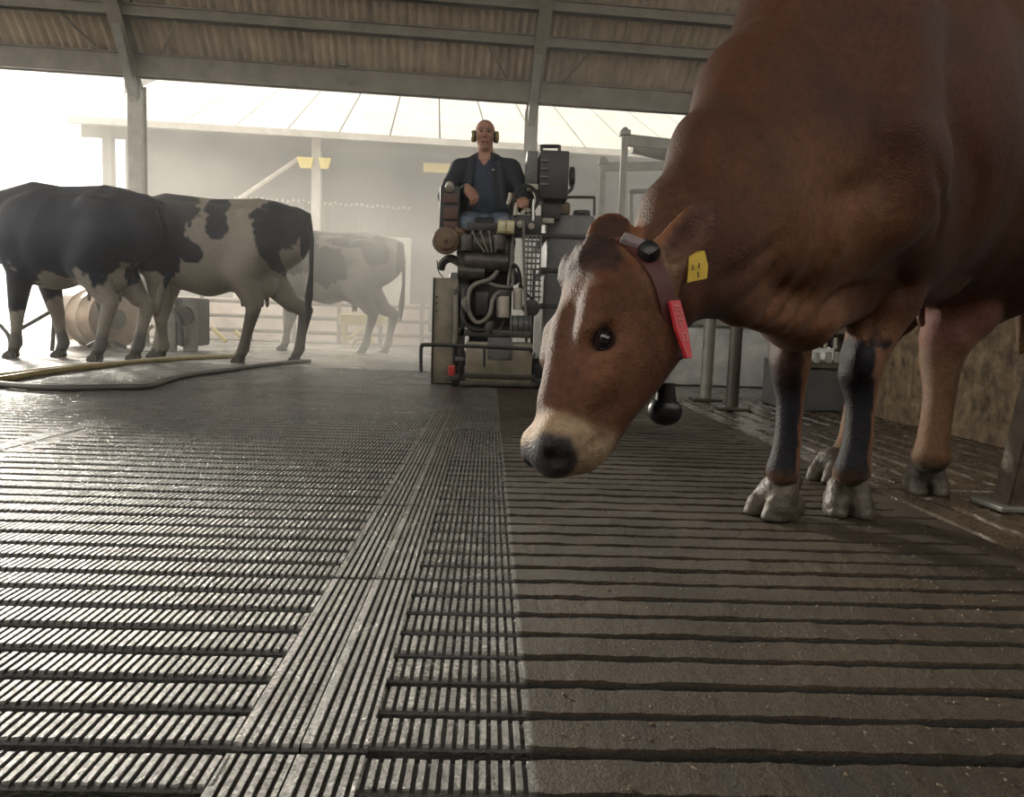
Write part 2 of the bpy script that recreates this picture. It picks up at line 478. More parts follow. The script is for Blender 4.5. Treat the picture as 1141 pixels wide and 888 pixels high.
# ============================================================ ROOF
M_STEEL = mat('grimy_steel', (.20,.17,.13), .55, .15, nscale=4, namt=.5, bump=.2, bscale=30)
M_POST = mat('galvanised_post', (.26,.25,.215), .5, .3, nscale=6, namt=.4, bump=.2, bscale=30)
M_SHEET = mat('fibre_cement', (.40,.31,.215), .8, nscale=2.2, col2=(.20,.155,.11), bump=.3, bscale=20, stretch=(3,.4,1))
AL = math.radians(4.6)
EX = Vector((math.cos(AL), math.sin(AL), 0)); EY = Vector((math.sin(AL), -math.cos(AL), 0))     # along the eave / towards the camera
RP = math.tan(math.radians(9))
A0 = W(594, 115.5, 10.0)
def RZ(s): return s*.95 if s < 1.9 else 1.9*.95+(s-1.9)*.14
def RF(x, s, dz=0): return A0+EX*x+EY*s+Vector((0,0,RZ(s)+dz))
ceil = empty('ceiling', A0); tag(ceil, 'corrugated fibre cement barn roof seen from below', 'roof', kind='structure')
ROTR = Matrix((EX, -EY, Vector((0,0,1)))).transposed()
def sheet(x0, w, s0, s1):
    "corrugated sheet, ridges run down the slope"
    bm = NB(); n = int(w/.026); top = []
    rows = [[], []]
    for i in range(n+1):
        x = x0+w*i/n; z = .024*math.cos(2*math.pi*i/4)
        for j, s in enumerate((s0, s1)): rows[j].append(bm.verts.new(RF(x, s, .30+z)))
    low = [[bm.verts.new(v.co+Vector((0,0,.012))) for v in r] for r in rows]
    for R2 in (rows, low):
        for i in range(n): bm.faces.new((R2[0][i], R2[0][i+1], R2[1][i+1], R2[1][i]))
    for i in range(n):
        for j in (0, 1): bm.faces.new((rows[j][i], rows[j][i+1], low[j][i+1], low[j][i]))
    for i in (0, n): bm.faces.new((rows[0][i], rows[1][i], low[1][i], low[0][i]))
    return bm
SHW = 1.08
for i in range(-8, 10):
    for s0, s1 in ((-.12, .98), (.9, 1.9), (1.9, 3.6), (3.5, 5.6), (5.5, 7.6), (7.5, 9.6), (9.5, 12.0)):
        o = obj('roof_sheet', sheet(i*SHW+random.uniform(-.01,.01), SHW+.03, s0, s1), M_SHEET, ceil, smooth=True)
        o.location.z += .014*(s0 > 0)*((int(s0) % 4) // 2)
# eave beam, purlins
def beam(name, s, h, d, z0, x0=-8.8, x1=10.6):
    bm = NB(); c = RF((x0+x1)/2, s, 0); c.z += z0+h/2
    box(bm, c, (x1-x0, d, h), ROTR); bm2 = bm
    for zz in (z0+.006, z0+h-.006):
        c2 = RF((x0+x1)/2, s, 0); c2.z += zz; box(bm, c2, (x1-x0, d+.07, .012), ROTR)
    return tag(obj(name, bm, M_STEEL), kind='structure')
lab = ['long steel eave beam above the yard opening', 'steel purlin next in from the eave beam', 'steel purlin third from the yard side']
for i, (s, h) in enumerate(((0, .27), (.47, .13), (.79, .13), (1.2, .13), (1.9, .19), (3.6, .19), (5.4, .19), (6.7, .19), (8.0, .19), (9.4, .19), (11, .19))):
    o = beam('trim_%d' % (i+1), s, h, .07, 0 if i == 0 else .30-h-.07)
    tag(o, lab[i] if i < 3 else 'steel purlin %s rows in under the roof' % ('four','five','six','seven','eight','nine','ten','eleven')[i-3], 'beam')
# posts with rafters
posts = []
for i, (u, vt) in enumerate(((148, 88), (594, 112), (1150, 140))):
    # position along the eave line that projects at u
    best = min((abs(PX(RF(x/50, 0))[0]-u), x/50) for x in range(-450, 500))[1]
    posts.append(best)
for i, x in enumerate(posts+[posts[0]-4.6]):
    base = RF(x, -.12); zt = base.z+.05
    t = empty('roof_post', (base.x, base.y, 0))
    tag(t, ['grey steel roof post rising behind the black and white cows', 'grey steel roof post behind the seated man', 'grey steel roof post hidden by the brown cow', 'grey steel roof post at the far left end'][i], 'post', kind='structure')
    bm = NB(); box2(bm, (base.x-.055, base.y-.07, 0), (base.x+.055, base.y+.07, zt)); 
    for sy in (-1, 1): box2(bm, (base.x-.085, base.y+sy*.075-.006, 0), (base.x+.085, base.y+sy*.075+.006, zt))
    obj('column', bm, M_POST, t)
    bm = NB(); box2(bm, (base.x-.15, base.y-.15, 0), (base.x+.15, base.y+.15, .02)); obj('base_plate', bm, M_POST, t)
    bm = NB()
    a = RF(x, -.2, .0); 
    for w_, za, zb in ((.03, .30, .02), (.16, .302, .285), (.16, .035, .02)):
        for s0, s1 in ((-.12, 1.9), (1.9, 11.5)):
            pts = [RF(x-w_/2, s0, zb), RF(x-w_/2, s1, zb), RF(x-w_/2, s1, za-.04), RF(x-w_/2, s0, za-.04)]
            prism(bm, pts, EX*w_)
    obj('rafter', bm, M_STEEL, t)
    bm = NB()     # tapered haunch between column and rafter
    pts = [RF(x-.06, -.12, -.25), RF(x-.06, .02, -.25), RF(x-.06, .5, .0), RF(x-.06, .5, .10), RF(x-.06, -.12, .2)]
    prism(bm, pts, EX*.1); obj('haunch', bm, M_POST, t)
    for sd in (-1, 1):
        bm = NB(); tube(bm, [RF(x+sd*.66, .45, .13), RF(x+sd*.36, .05, .22)], .017, 6); obj('knee_brace', bm, M_STEEL, t)
bm = NB(); p = RF(posts[0]+2.55, .02); box2(bm, p+Vector((-.05,-.05,.27)), p+Vector((.05,.05,.55)))
tag(obj('beam_stub', bm, M_STEEL), 'short upright steel stub on top of the eave beam', 'bracket', kind='structure')
# ============================================================ RIGHT WALL
M_WALL = mat('muddy_concrete_wall', (.27,.19,.11), .75, nscale=16, col2=(.045,.029,.017), bump=1.0, bscale=60, stretch=(1,1,.75))
bm = NB(); box2(bm, (2.205, 2.2, 0), (2.36, 4.35, 1.55), bev=.01)
gy, gz = np.linspace(2.2, 4.35, 110), np.linspace(0, 1.55, 80)
YY, ZZ = np.meshgrid(gy, gz, indexing='ij'); PP_ = np.stack([np.full(YY.size, 2.2), YY.ravel(), ZZ.ravel()], 1)
hh_ = .018*(vnoise(PP_, 9, 1)-.5)+.014*(vnoise(PP_, 24, 2)-.5)
vv_ = [bm.verts.new((2.192-h_, p_[1], p_[2])) for p_, h_ in zip(PP_, hh_)]
for i in range(109):
    for j in range(79):
        a_ = i*80+j; bm.faces.new((vv_[a_], vv_[a_+1], vv_[a_+81], vv_[a_+80]))
tag(obj('wall_right', bm, M_WALL), 'rough brown mud splashed concrete wall behind the brown cow', 'wall', kind='structure')
M_BOARD = mat('inner_cladding', (.16,.13,.10), .8, nscale=3, namt=.4)
bm = NB(); box2(bm, (7.5, -7, 0), (7.7, 9.5, 3.2)); tag(obj('wall_far_right', bm, M_BOARD), 'dark clad side wall of the barn', 'wall', kind='structure')
bm = NB(); box2(bm, (-9, -3.2, 0), (8, -3.0, 3.6)); tag(obj('fill_block_wall', bm, M_BOARD), 'unseen dark wall added behind the camera to cut the fill light', 'wall', kind='structure')  # out of view, added to block fill light from behind the camera
# ============================================================ THE BROWN COW
def cowdir(): pass
M_HIDE = mat('brown_hide', attr=True, rough=.5, nscale=70, namt=.34, bump=.38, bscale=240, sheen=.08, spec=.17)
M_HOOF = mat('hoof_horn', (.125,.098,.068), .5, nscale=18, col2=(.026,.02,.015), bump=.5, bscale=70)
M_EYE = mat('eye', (.012,.010,.012), .06, spec=.8)
HD = Vector((-.82, -.57, 0)).normalized()     # heading (tail -> chest)
LT = Vector((-HD.y, HD.x, 0))                  # cow's left
UP = Vector((0,0,1))
F0 = Vector((.64, 1.76, 0))                    # under the chest front
def BO(s, l, z): return F0-HD*s+LT*l+UP*z      # body frame: s metres back, l left, z up
def build_brown_cow():
    root = empty('brown_cow', (.9, 2.05, 0))
    tag(root, 'red brown cow sniffing the slatted floor with red collar', 'cow')
    f = Flesh()
    # trunk
    f.loft([(BO(.02,0,.86), UP, .15, .29), (BO(.16,0,.92), UP, .235, .43), (BO(.42,0,.96), UP, .31, .41), (BO(.72,0,.98), UP, .345, .41),
            (BO(.98,0,1.03), UP, .28, .36), (BO(1.18,0,1.12), UP, .18, .24)], k=.05, kin=.05)
    f.cap(BO(.12,0,1.31), BO(1.05,0,1.36), .08, .085, k=.12)          # back line
    # shoulders, arm muscles
    for sd in (1, -1):
        f.loft([(BO(.20,sd*.16,1.12), UP, .07, .12), (BO(.12,sd*.20,.86), UP, .085, .12), (BO(.10,sd*.19,.72), UP, .085, .10)], k=.06)
        f.ell(BO(1.0,sd*.2,.92), (.13,.20,.26), (HD, LT, UP), k=.1)
    # brisket / dewlap
    f.loft([(W(868,330,1.70), UP, .085, .09), (W(890,352,1.74), UP, .085, .075), (BO(.24,0,.56), UP, .12, .08), (BO(.6,0,.60), UP, .16, .07)], k=.07)
    # neck, towards the low head
    n0, n1, n2, n3, n4 = W(736,328,1.40), W(778,268,1.47), W(826,222,1.56), W(872,190,1.68), W(930,165,1.86)
    def nu(a, b): return tuple((W(*a, 1.5)-W(*b, 1.5)).normalized())
    f.loft([(n0, nu((690,265),(755,380)), .075, .080), (n1, nu((735,195),(805,345)), .085, .122), (n2, nu((772,120),(868,330)), .11, .186),
            (n3, nu((800,50),(905,350)), .16, .275), (n4, nu((860,-20),(960,340)), .2, .34)], k=.06, kin=.07)
    f.loft([(W(775,322,1.42), UP, .035, .03), (W(822,335,1.52), UP, .035, .045), (W(872,352,1.66), UP, .05, .05)], k=.05)
    f.chain([tuple(BO(*q)) for q in ((1.22,0,1.32), (1.36,0,1.30), (1.43,.01,1.10), (1.44,.02,.80), (1.42,.02,.60), (1.41,.02,.42))], [.045,.038,.027,.022,.040,.012], k=.04)     # tail
    for sd in (1, -1):
        f.ell(BO(.98,sd*.20,1.30), (.09,.06,.06), (HD, LT, UP), k=.08); f.ell(BO(1.27,sd*.11,1.22), (.06,.05,.06), (HD, LT, UP), k=.06)
        f.loft([(BO(1.10,sd*.15,1.02), UP, .10, .16), (BO(1.08,sd*.16,.80), UP, .09, .14), (BO(.98,sd*.17,.62), UP, .07, .08)], k=.07)     # thigh
    # skin folds over the breast
    for q in (((800,282),(812,318),(806,343)), ((822,268),(838,318),(826,354)), ((842,262),(862,318),(846,362)), ((868,270),(888,312),(868,368)),
              ((905,280),(925,305),(905,345))):
        pts = [W(u, v, 1.455+.0024*(u-800)) for u, v in q]
        f.chain([tuple(p) for p in smoothpts(pts, 3)], [.010]*7, k=.022)
    # head -------------------------------------------------------
    poll, nose = W(654,272,1.33), W(577,517,1.145)
    a = (nose-poll).normalized()
    nn = (R_*-.93+U_*.25+F_*-.34); nn = (nn-a*nn.dot(a)).normalized(); ll = nn.cross(a)
    L = (nose-poll).length; S = L/.42
    def H(s, y, z): return poll+(a*s+ll*y+nn*z)*S
    f.loft([(H(.045,0,-.066), nn, .082*S, .066*S), (H(.075,0,-.068), nn, .090*S, .073*S), (H(.13,0,-.078), nn, .092*S, .080*S), (H(.20,0,-.085), nn, .078*S, .082*S),
            (H(.26,0,-.076), nn, .058*S, .062*S), (H(.32,0,-.066), nn, .048*S, .050*S), (H(.362,0,-.056), nn, .052*S, .042*S), (H(.382,0,-.050), nn, .047*S, .033*S)], k=.03, kin=.025)
    for sd in (1, -1):
        f.ell(H(.12,sd*.05,-.112), (.085*S,.040*S,.070*S), (a, ll, nn), k=.03)          # cheek
        f.cap(H(.15,sd*.045,-.158), H(.33,sd*.016,-.100), .034*S, .026*S, k=.04)       # jaw
        f.cap(H(.145,sd*.068,-.022), H(.195,sd*.066,-.026), .027*S, .024*S, k=.025)    # brow
        f.cap(H(.215,sd*.074,-.066), H(.30,sd*.050,-.068), .014*S, .010*S, k=.025)      # cheek bone
        f.ell(H(.205,sd*.083,-.048), (.022*S,.012*S,.016*S), (a, ll, nn), k=.012, sub=True)
        f.cap(H(.362,sd*.034,-.026), H(.380,sd*.036,-.034), .022*S, .020*S, k=.02)     # nostril wing
        f.ell(H(.402,sd*.034,-.040), (.013*S,.012*S,.017*S), (a, ll, nn), k=.008, sub=True)
    f.cap(H(.33,0,-.100), H(.362,0,-.092), .032*S, .028*S, k=.025)                     # chin
    f.ell(H(.036,0,-.022), (.036*S,.062*S,.035*S), (a, ll, nn), k=.03)                  # poll
    rd = random.Random(4)
    for i in range(40):                                                               # curly forelock
        f.ell(H(rd.uniform(.012,.06), rd.uniform(-.055,.055), rd.uniform(-.004,.010)), (.013*S,.013*S,.011*S), k=.012)
    f.cap(H(.16,.0,-.006), H(.30,0,-.016), .012*S, .010*S, k=.04)
    # crease from brow to nose
    f.cap(H(.10,.045,.012), H(.24,.042,.004), .006*S, .004*S, k=.02, sub=True)
    # ears
    e0, e1 = W(724,320,1.262), W(791,232,1.285)
    ed = (e1-e0).normalized(); en = (F_*-1+R_*.15); en = (en-ed*en.dot(ed)).normalized(); es = ed.cross(en)
    f.cap(e0-ed*.01, e0+ed*.05, .032, .033, k=.03)
    f.ell(e0+ed*.098, (.092, .040, .016), (ed, es, en), k=.03)
    f.ell(e0+ed*.108+en*.022+es*-.004, (.068, .019, .018), (ed, es, en), k=.012, sub=True)
    g0, g1 = W(660,288,1.385), W(684,238,1.43)
    gd = (g1-g0).normalized(); gn = (F_*-1+R_*-.2); gn = (gn-gd*gn.dot(gd)).normalized(); gs = gd.cross(gn)
    gc = W(679,262,1.42)
    f.cap(gc-gd*.05, gc-gd*.02, .026, .030, k=.02)
    f.ell(gc, (.055, .043, .016), (gd, gs, gn), k=.015)
    f.ell(gc+gn*.020, (.042, .029, .017), (gd, gs, gn), k=.012, sub=True)
    # legs --------------------------------------------------------
    hl, hr = G(944,573), G(861,575)
    dl, dr = 1.86, 1.82
    def at(lst, d): return [tuple(W(u, v, d)) for u, v in lst]
    f.chain([tuple(BO(.14,.20,.80)), *at([(1000,285),(986,335),(972,372),(962,398),(958,418),(959,450),(956,490),(950,522)], 1.895), tuple(hl+Vector((.004,.024,.10))), tuple(hl+Vector((.003,.016,.05)))],
            [.10,.098,.082,.060,.054,.050,.034,.034,.041,.036,.036], k=.05)
    f.chain([tuple(BO(.14,-.18,.78)), *at([(885,320),(884,352),(881,380),(880,402),(880,420),(880,455),(877,495),(872,524)], 1.875), tuple(hr+Vector((.022,.012,.10))), tuple(hr+Vector((.014,.008,.05)))],
            [.09,.085,.070,.052,.048,.042,.031,.032,.039,.035,.036], k=.05)
    for (u, v, d) in ((961,401,1.83), (880,402,1.83)): f.ell(W(u, v, d), (.030,.026,.040), k=.05)       # knee caps
    # hind legs
    f.chain([tuple(BO(.86,.18,.86)), *[tuple(W(*q)) for q in ((1085,318,2.32),(1070,345,2.26),(1054,378,2.24),(1048,400,2.24),(1047,440,2.21),(1041,482,2.18),(1038,508,2.17))], tuple(G(1031,549)+Vector((.005,.022,.10))), tuple(G(1031,549)+Vector((.004,.015,.05)))],
            [.20,.135,.105,.072,.058,.043,.041,.049,.042,.040], k=.08)
    f.chain([tuple(BO(.90,-.16,.86)), *[tuple(W(*q)) for q in ((985,340,2.55),(975,365,2.52),(962,400,2.50),(958,440,2.46),(948,490,2.42),(938,515,2.38),(930,525,2.36))]],
            [.19,.12,.085,.055,.040,.038,.044,.040], k=.08)
    # udder and teats
    f.ell(W(1062,308,2.24), (.14,.13,.085), k=.06)
    for (u, v) in ((1024,345),(1050,340),(1072,325)): f.cap(W(u,v-12,2.20), W(u+3,v+16,2.20), .016, .011, k=.015)
    # dew claws
    for (u, v, d) in ((966,528,1.90),(937,530,1.90),(884,534,1.88),(866,536,1.89)): f.ell(W(u, v, d), (.012,.012,.016), k=.01)
    V, Q = f.mesh(.0072)
    from mathutils.bvhtree import BVHTree
    bvh = BVHTree.FromPolygons([Vector(v) for v in V.tolist()], Q.tolist())
    def on_skin(u, v):
        h_ = bvh.ray_cast(CAMLOC, (W(u, v, 1)-CAMLOC).normalized(), 6)
        return (h_[0], h_[1]) if h_[0] is not None else (None, None)
    V = V.copy()
    def crease(px, depth, w):
        pts = []
        for k_ in range(len(px)-1):
            for t in np.linspace(0, 1, 7)[:-1]:
                u = px[k_][0]*(1-t)+px[k_+1][0]*t; v = px[k_][1]*(1-t)+px[k_+1][1]*t
                p_, n_ = on_skin(u, v)
                if p_ is not None: pts.append((np.array(p_), np.array(n_)))
        if len(pts) < 2: return
        PP = np.array([p_ for p_, _ in pts]); NN = np.array([n_ for _, n_ in pts])
        lo_, hi_ = PP.min(0)-3*w, PP.max(0)+3*w
        idx = np.where(np.all((V > lo_) & (V < hi_), axis=1))[0]
        D = np.linalg.norm(V[idx][:, None]-PP[None], axis=2); jn = D.argmin(1); dm = D.min(1)
        fade = np.sin(np.pi*np.clip((jn+.5)/len(PP), .02, .98))**.6
        V[idx] += NN[jn]*(-depth*fade*np.exp(-(dm/w)**2))[:, None]
    for px, dp, w_ in (
        (((874,262),(840,298),(806,326)), .011, .014), (((868,292),(848,318),(828,338)), .010, .012), (((876,308),(866,330),(846,360)), .012, .012),
        (((890,318),(880,342),(858,370)), .012, .012), (((905,322),(892,350),(876,378)), .009, .012), (((858,276),(826,300),(795,318)), .007, .012),
        (((908,366),(925,338),(944,322),(966,318)), .016, .016), (((925,222),(955,212),(996,190)), .012, .03), (((1000,10),(990,110),(986,200),(992,255)), .012, .03),
        (((1040,170),(1052,215),(1052,243),(1040,275)), .010, .018), (((968,60),(962,130),(955,190)), -.010, .035), (((940,250),(930,285),(905,312)), -.012, .03),
        (((1000,300),(1010,320),(1005,345)), .010, .016), (((975,345),(968,375),(972,398)), .006, .012), (((1075,150),(1090,200),(1085,250)), .008, .03),
        (((905,60),(890,130),(870,200)), .007, .035), (((1062,0),(1056,80),(1062,150)), .006, .03),
        (((640,330),(628,370),(632,400)), .003, .012), (((705,330),(716,345),(735,345)), .006, .012), (((650,470),(672,455),(705,440)), .005, .014),
        (((655,378),(668,372),(685,376)), .004, .008), (((652,408),(668,412),(684,408)), .004, .008), (((640,512),(660,495),(690,480)), .005, .009),
        ): crease(px, dp, w_)
    bvh = BVHTree.FromPolygons([Vector(v) for v in V.tolist()], Q.tolist())
    eyeL, eyeR = H(.205,.066,-.046), H(.205,-.066,-.046)
    earb = np.array(e0+ed*.09); 
    def colf(P, N):
        n1_ = vnoise(P, 9, 1); n2_ = vnoise(P, 30, 2); z = P[:, 2]
        C = np.tile(np.array([.076,.028,.0135]), (len(P), 1))
        C = mixc(C, (.048,.021,.013), sstep(.35,.8,n1_)*.6)
        q = np.stack([(P-np.array(poll))@np.array(v)/S for v in (a, ll, nn)], 1)       # head coordinates
        inh = (sstep(-.03,.03,q[:,0])*sstep(.16,.12,np.abs(q[:,1]))*sstep(-.25,-.2,q[:,2]))
        # warmer tan face with darker bridge
        C = mixc(C, (.102,.039,.018), inh*.8)
        C = mixc(C, (.25,.115,.055), inh*sstep(.075,.03,np.linalg.norm(q-np.array([.22,.08,-.06]), axis=1))*.4)
        C = mixc(C, (.10,.038,.022), inh*sstep(.10,.30,q[:,0])*sstep(-.06,.0,q[:,2])*.6)
        C = mixc(C, (.034,.016,.012), sstep(-.06,-.03,q[:,0])*sstep(.12,.08,q[:,0]+.03*n2_)*sstep(-.06,-.035,q[:,2])*(np.abs(q[:,1]) < .085)*(q[:,2] < .06))          # forelock
        C = mixc(C, (.42,.30,.19), inh*sstep(.322,.352,q[:,0]+.02*(n2_-.5))*.85)                                     # pale muzzle ring
        C = mixc(C, (.042,.038,.040), inh*sstep(.366,.380,q[:,0]-.5*np.abs(np.minimum(q[:,2]+.045,0))+.012*(n2_-.5))*sstep(-.085,-.07,q[:,2]))         # nose pad
        for e in (eyeL, eyeR):
            de = np.linalg.norm(P-np.array(e), axis=1)
            C = mixc(C, (.02,.012,.012), sstep(.028,.020,de))
        # dark inner ears with pale fringe
        dr_ = (P-earb)@np.array(en)
        de = np.linalg.norm(P-earb, axis=1)
        C = mixc(C, (.10,.045,.03), sstep(.10,.07,de)*sstep(0,.01,dr_))
        C = mixc(C, (.36,.23,.14), sstep(.065,.03,np.linalg.norm(P-np.array(e0+ed*.02+en*.01), axis=1))*.7*n2_)
        lat = np.abs((P-earb)@np.array(es)); inn = (np.abs((P-earb)@np.array(en)) < .05)*(np.abs((P-earb)@np.array(ed)) < .1)
        C = mixc(C, (.20,.085,.035), sstep(.024,.036,lat)*inn*sstep(.115,.10,de)*.8)
        gl = (P-np.array(gc)); gin = sstep(.075,.06,np.linalg.norm(gl, axis=1))*(np.abs(gl@np.array(gn)) < .025)
        rr_ = np.sqrt((gl@np.array(gs)/.043)**2+(gl@np.array(gd)/.055)**2)
        C = mixc(C, (.05,.022,.014), gin*sstep(.8,.6,rr_)); C = mixc(C, (.17,.07,.032), gin*sstep(.78,.95,rr_))
        # legs: black shins, tan sides
        front = N@np.array(Vector((-.90,-.42,0)))
        low = sstep(.50,.42,z)*sstep(.0,.02,z)*(1-sstep(.3,.1,np.abs(z-.3)*0))
        nearleg = (P[:,1] < 2.02)*(1-inh)*(np.linalg.norm(P[:, :2]-np.array([.87,1.85]), axis=1) < .36)
        C = mixc(C, (.20,.095,.05), nearleg*sstep(.56,.44,z))
        C = mixc(C, (.014,.013,.016), nearleg*sstep(.462,.440,z-.02*front+.06*(n1_-.5)+.03*(n2_-.5))*sstep(-.12,.02,front+.3*(n2_-.5))*sstep(.10,.13,z+.02*n2_))
        C = mixc(C, (.10,.06,.04), nearleg*sstep(.14,.10,z)*.8)
        hind = (P[:,1] > 2.02)*1.0
        C = mixc(C, (.15,.077,.038), hind*sstep(.60,.46,z))
        C = mixc(C, (.06,.05,.03), hind*sstep(.13,.09,z+.03*(n2_-.5)))
        # breast lighter
        br = sstep(.34,.10,np.linalg.norm((P-np.array(W(880,310,1.62)))*np.array([1,1,.9]), axis=1))*(1-inh)
        C = mixc(C, (.215,.095,.047), br*.75)
        # pinkish udder
        ud = sstep(.17,.12,np.linalg.norm(P-np.array(W(1058,335,2.21)), axis=1))
        C = mixc(C, (.20,.085,.06), ud*sstep(.6,.52,z))
        return C*(.9+.2*n2_[:, None])
    flesh_obj('body', V, Q, M_HIDE, root, colf, relax=2)
    # eyes
    for p, sd in ((eyeL, 1), (eyeR, -1)):
        bm = NB(); ball(bm, p, .0175*S); e = obj('eye', bm, M_EYE, root, smooth=True, label='dark glossy eye')
        for sg in (1, -1):
            bm = NB(); pts = [p+(a*math.cos(t)*.0205+nn*math.sin(t)*.0125*sg)*S+ll*sd*(.0145-.0075*math.cos(t)**2)*S for t in np.linspace(0, math.pi, 11)]
            tube(bm, pts, [.0015]+[.0034 if sg > 0 else .0024]*9+[.0015], 6); obj('eyelid', bm, mat('eyelid', (.020,.011,.008), .9, spec=.1), e, smooth=True)
    # hooves: two claws each
    for base, yaw, sc_ in ((hl, -1.80, 1.12), (hr, -2.75, 1.12), (G(1031,549), -1.75, 1.08), (G(922,536), -2.6, 1.0)):
        d = Vector((math.cos(yaw), math.sin(yaw), 0)); sdv = Vector((-d.y, d.x, 0))
        fl = Flesh()
        for s_ in (-1, 1):
            c = base+sdv*s_*.0275*sc_
            fl.loft([(c-d*.014-sdv*s_*.003+UP*.068, d, .0215*sc_, .030), (c+d*.006+UP*.022, d, .0262*sc_, .045), (c+d*.012+UP*.0, d, .027*sc_, .050)], k=.003, kin=.006)
            fl.ell(c-d*.045+UP*.03, (.02,.022,.03), (d, sdv, UP), k=.012)
        fl.cap(base+UP*.070-d*.018, base+UP*.060-d*.014, .037*sc_, .041*sc_, k=.010)
        fl.cap(base+UP*.085-d*.06, base+UP*.070-d*.062, .020*sc_, .016*sc_, k=.012)
        fl.ell(base+UP*-.03, (.25,.25,.03), k=.004, sub=True)
        v, q = fl.mesh(.0045)
        flesh_obj('hoof', v, q, M_HOOF, root, None, relax=1)
    # collar: strap, number tag, weight box, buckle
    M_STRAP = mat('collar_strap', (.085,.018,.016), .6, nscale=50, namt=.3)
    M_STRAPT = mat('collar_strap_grey', (.25,.2,.2), .6, nscale=40, namt=.3)
    M_BOX = mat('black_plastic', (.014,.015,.018), .35, nscale=20, namt=.3)
    top = W(692,272,1.335); 
    pa, pb, pc = on_skin(703,273)[0], on_skin(752,368)[0], W(741,440,1.36)
    ax = (pb-pa).cross(pc-pa).normalized()
    ax = n1-n0; e1 = (pb-pa).normalized(); ax = (ax-e1*ax.dot(e1)).normalized()
    cen = W(722,335,1.40); cen = cen-ax*(cen-pa).dot(ax)
    d1 = e1; d2 = ax.cross(d1); ring = []
    for t in np.linspace(0, 2*math.pi, 48, endpoint=False):
        dd = d1*math.cos(t)+d2*math.sin(t); h_ = bvh.ray_cast(cen, dd, .3)
        ring.append((h_[0]-cen).length if h_[0] is not None else .12)
    ring = [min(r for r in (ring[i-1], ring[i], ring[(i+1) % 48])) for i in range(48)]
    ring = [cen+(d1*math.cos(t)+d2*math.sin(t))*(r+.005) for r, t in zip(ring, np.linspace(0, 2*math.pi, 48, endpoint=False))]
    ring.append(ring[0])
    bm = NB(); rows = []
    for p in ring:
        o = (p-cen); o = (o-ax*o.dot(ax)).normalized()
        rows.append([bm.verts.new(p+ax*x+o*y) for x, y in ((-.016,0),(.016,0),(.016,.004),(-.016,.004))])
    for i in range(len(rows)-1):
        for j in range(4): bm.faces.new((rows[i][j], rows[i][(j+1)%4], rows[i+1][(j+1)%4], rows[i+1][j]))
    col = obj('collar', bm, M_STRAP, root, smooth=True, label='red webbing collar')
    def stuck(u, v, off):
        p_, n_ = on_skin(u, v); n_ = Vector(n_).normalized()
        return p_+n_*off, n_
    c, nz_ = stuck(723, 285, .010); ex = (R_*.6-U_*.8); ex = (ex-nz_*ex.dot(nz_)).normalized(); rot = Matrix((ex, nz_.cross(ex), nz_)).transposed()
    bm = NB(); box(bm, c, (.034,.032,.030), rot, bev=.011); obj('sensor_box', bm, M_BOX, col, smooth=True, label='dark rounded sensor on the collar')
    c, nz_ = stuck(704, 273, .006); ex = (R_*.8-U_*.5); ex = (ex-nz_*ex.dot(nz_)).normalized(); rot = Matrix((ex, nz_.cross(ex), nz_)).transposed()
    bm = NB(); box(bm, c, (.040,.034,.012), rot, bev=.003); obj('buckle', bm, M_STRAPT, col)
    bm = NB(); c = W(741,458,1.335); ball(bm, c, .031, (1,.8,.85), rot=Matrix((R_, -F_, U_)).transposed().to_3x3()); cyl(bm, c+Vector((0,0,.05)), c, .014, .022)
    obj('weight', bm, M_BOX, col, smooth=True, label='black hanging collar weight')
    # number plate on the collar: three raised digits in paler red
    c, nz_ = stuck(752, 368, .010)
    ex = (U_*1.0-R_*.12); ex = (ex-nz_*ex.dot(nz_)).normalized(); ey = nz_.cross(ex)
    def TG(x, y, z=0): return c+ey*x+ex*y+nz_*z
    bm = NB(); prism(bm, [TG(-.011,.045), TG(.012,.045), TG(.014,0), TG(.006,-.05), TG(-.006,-.05), TG(-.013,0)], nz_*.006)
    tg = obj('number_tag', bm, mat('red_tag', (.50,.022,.03), .4), col, label='red plastic number tag')
    M_DIG = mat('tag_digit', (.60,.27,.25), .5)
    for yy, pts in ((.028, ((-.005,.007),(.005,.007),(.005,0),(-.005,0),(-.005,-.007),(.005,-.007))), (.006, ((-.005,.007),(.005,.007),(.001,-.007))), (-.016, ((-.005,.006),(.005,.006),(.005,-.006),(-.005,-.006),(-.005,.006)))):
        bm = NB(); tube(bm, [TG(x, y+yy, .0065) for x, y in pts], .0013, 5); obj('digit', bm, M_DIG, tg)
    # ear tag
    bm = NB(); pts = [W(768,286,1.245), W(776,280,1.245), W(785,279,1.248), W(789,296,1.25), W(788,310,1.25), W(766,315,1.247)]
    prism(bm, pts, F_*.004); et = obj('ear_tag', bm, mat('yellow_tag', (.62,.42,.06), .45), root, label='yellow plastic ear tag')
    for (u, v) in ((772,298),(779,296),(778,306)):
        bm = NB(); tube(bm, [W(u,v-3,1.243), W(u,v+3,1.243)], .0012, 5); obj('ear_tag_mark', bm, mat('tag_ink', (.05,.04,.02), .6), et)
build_brown_cow()
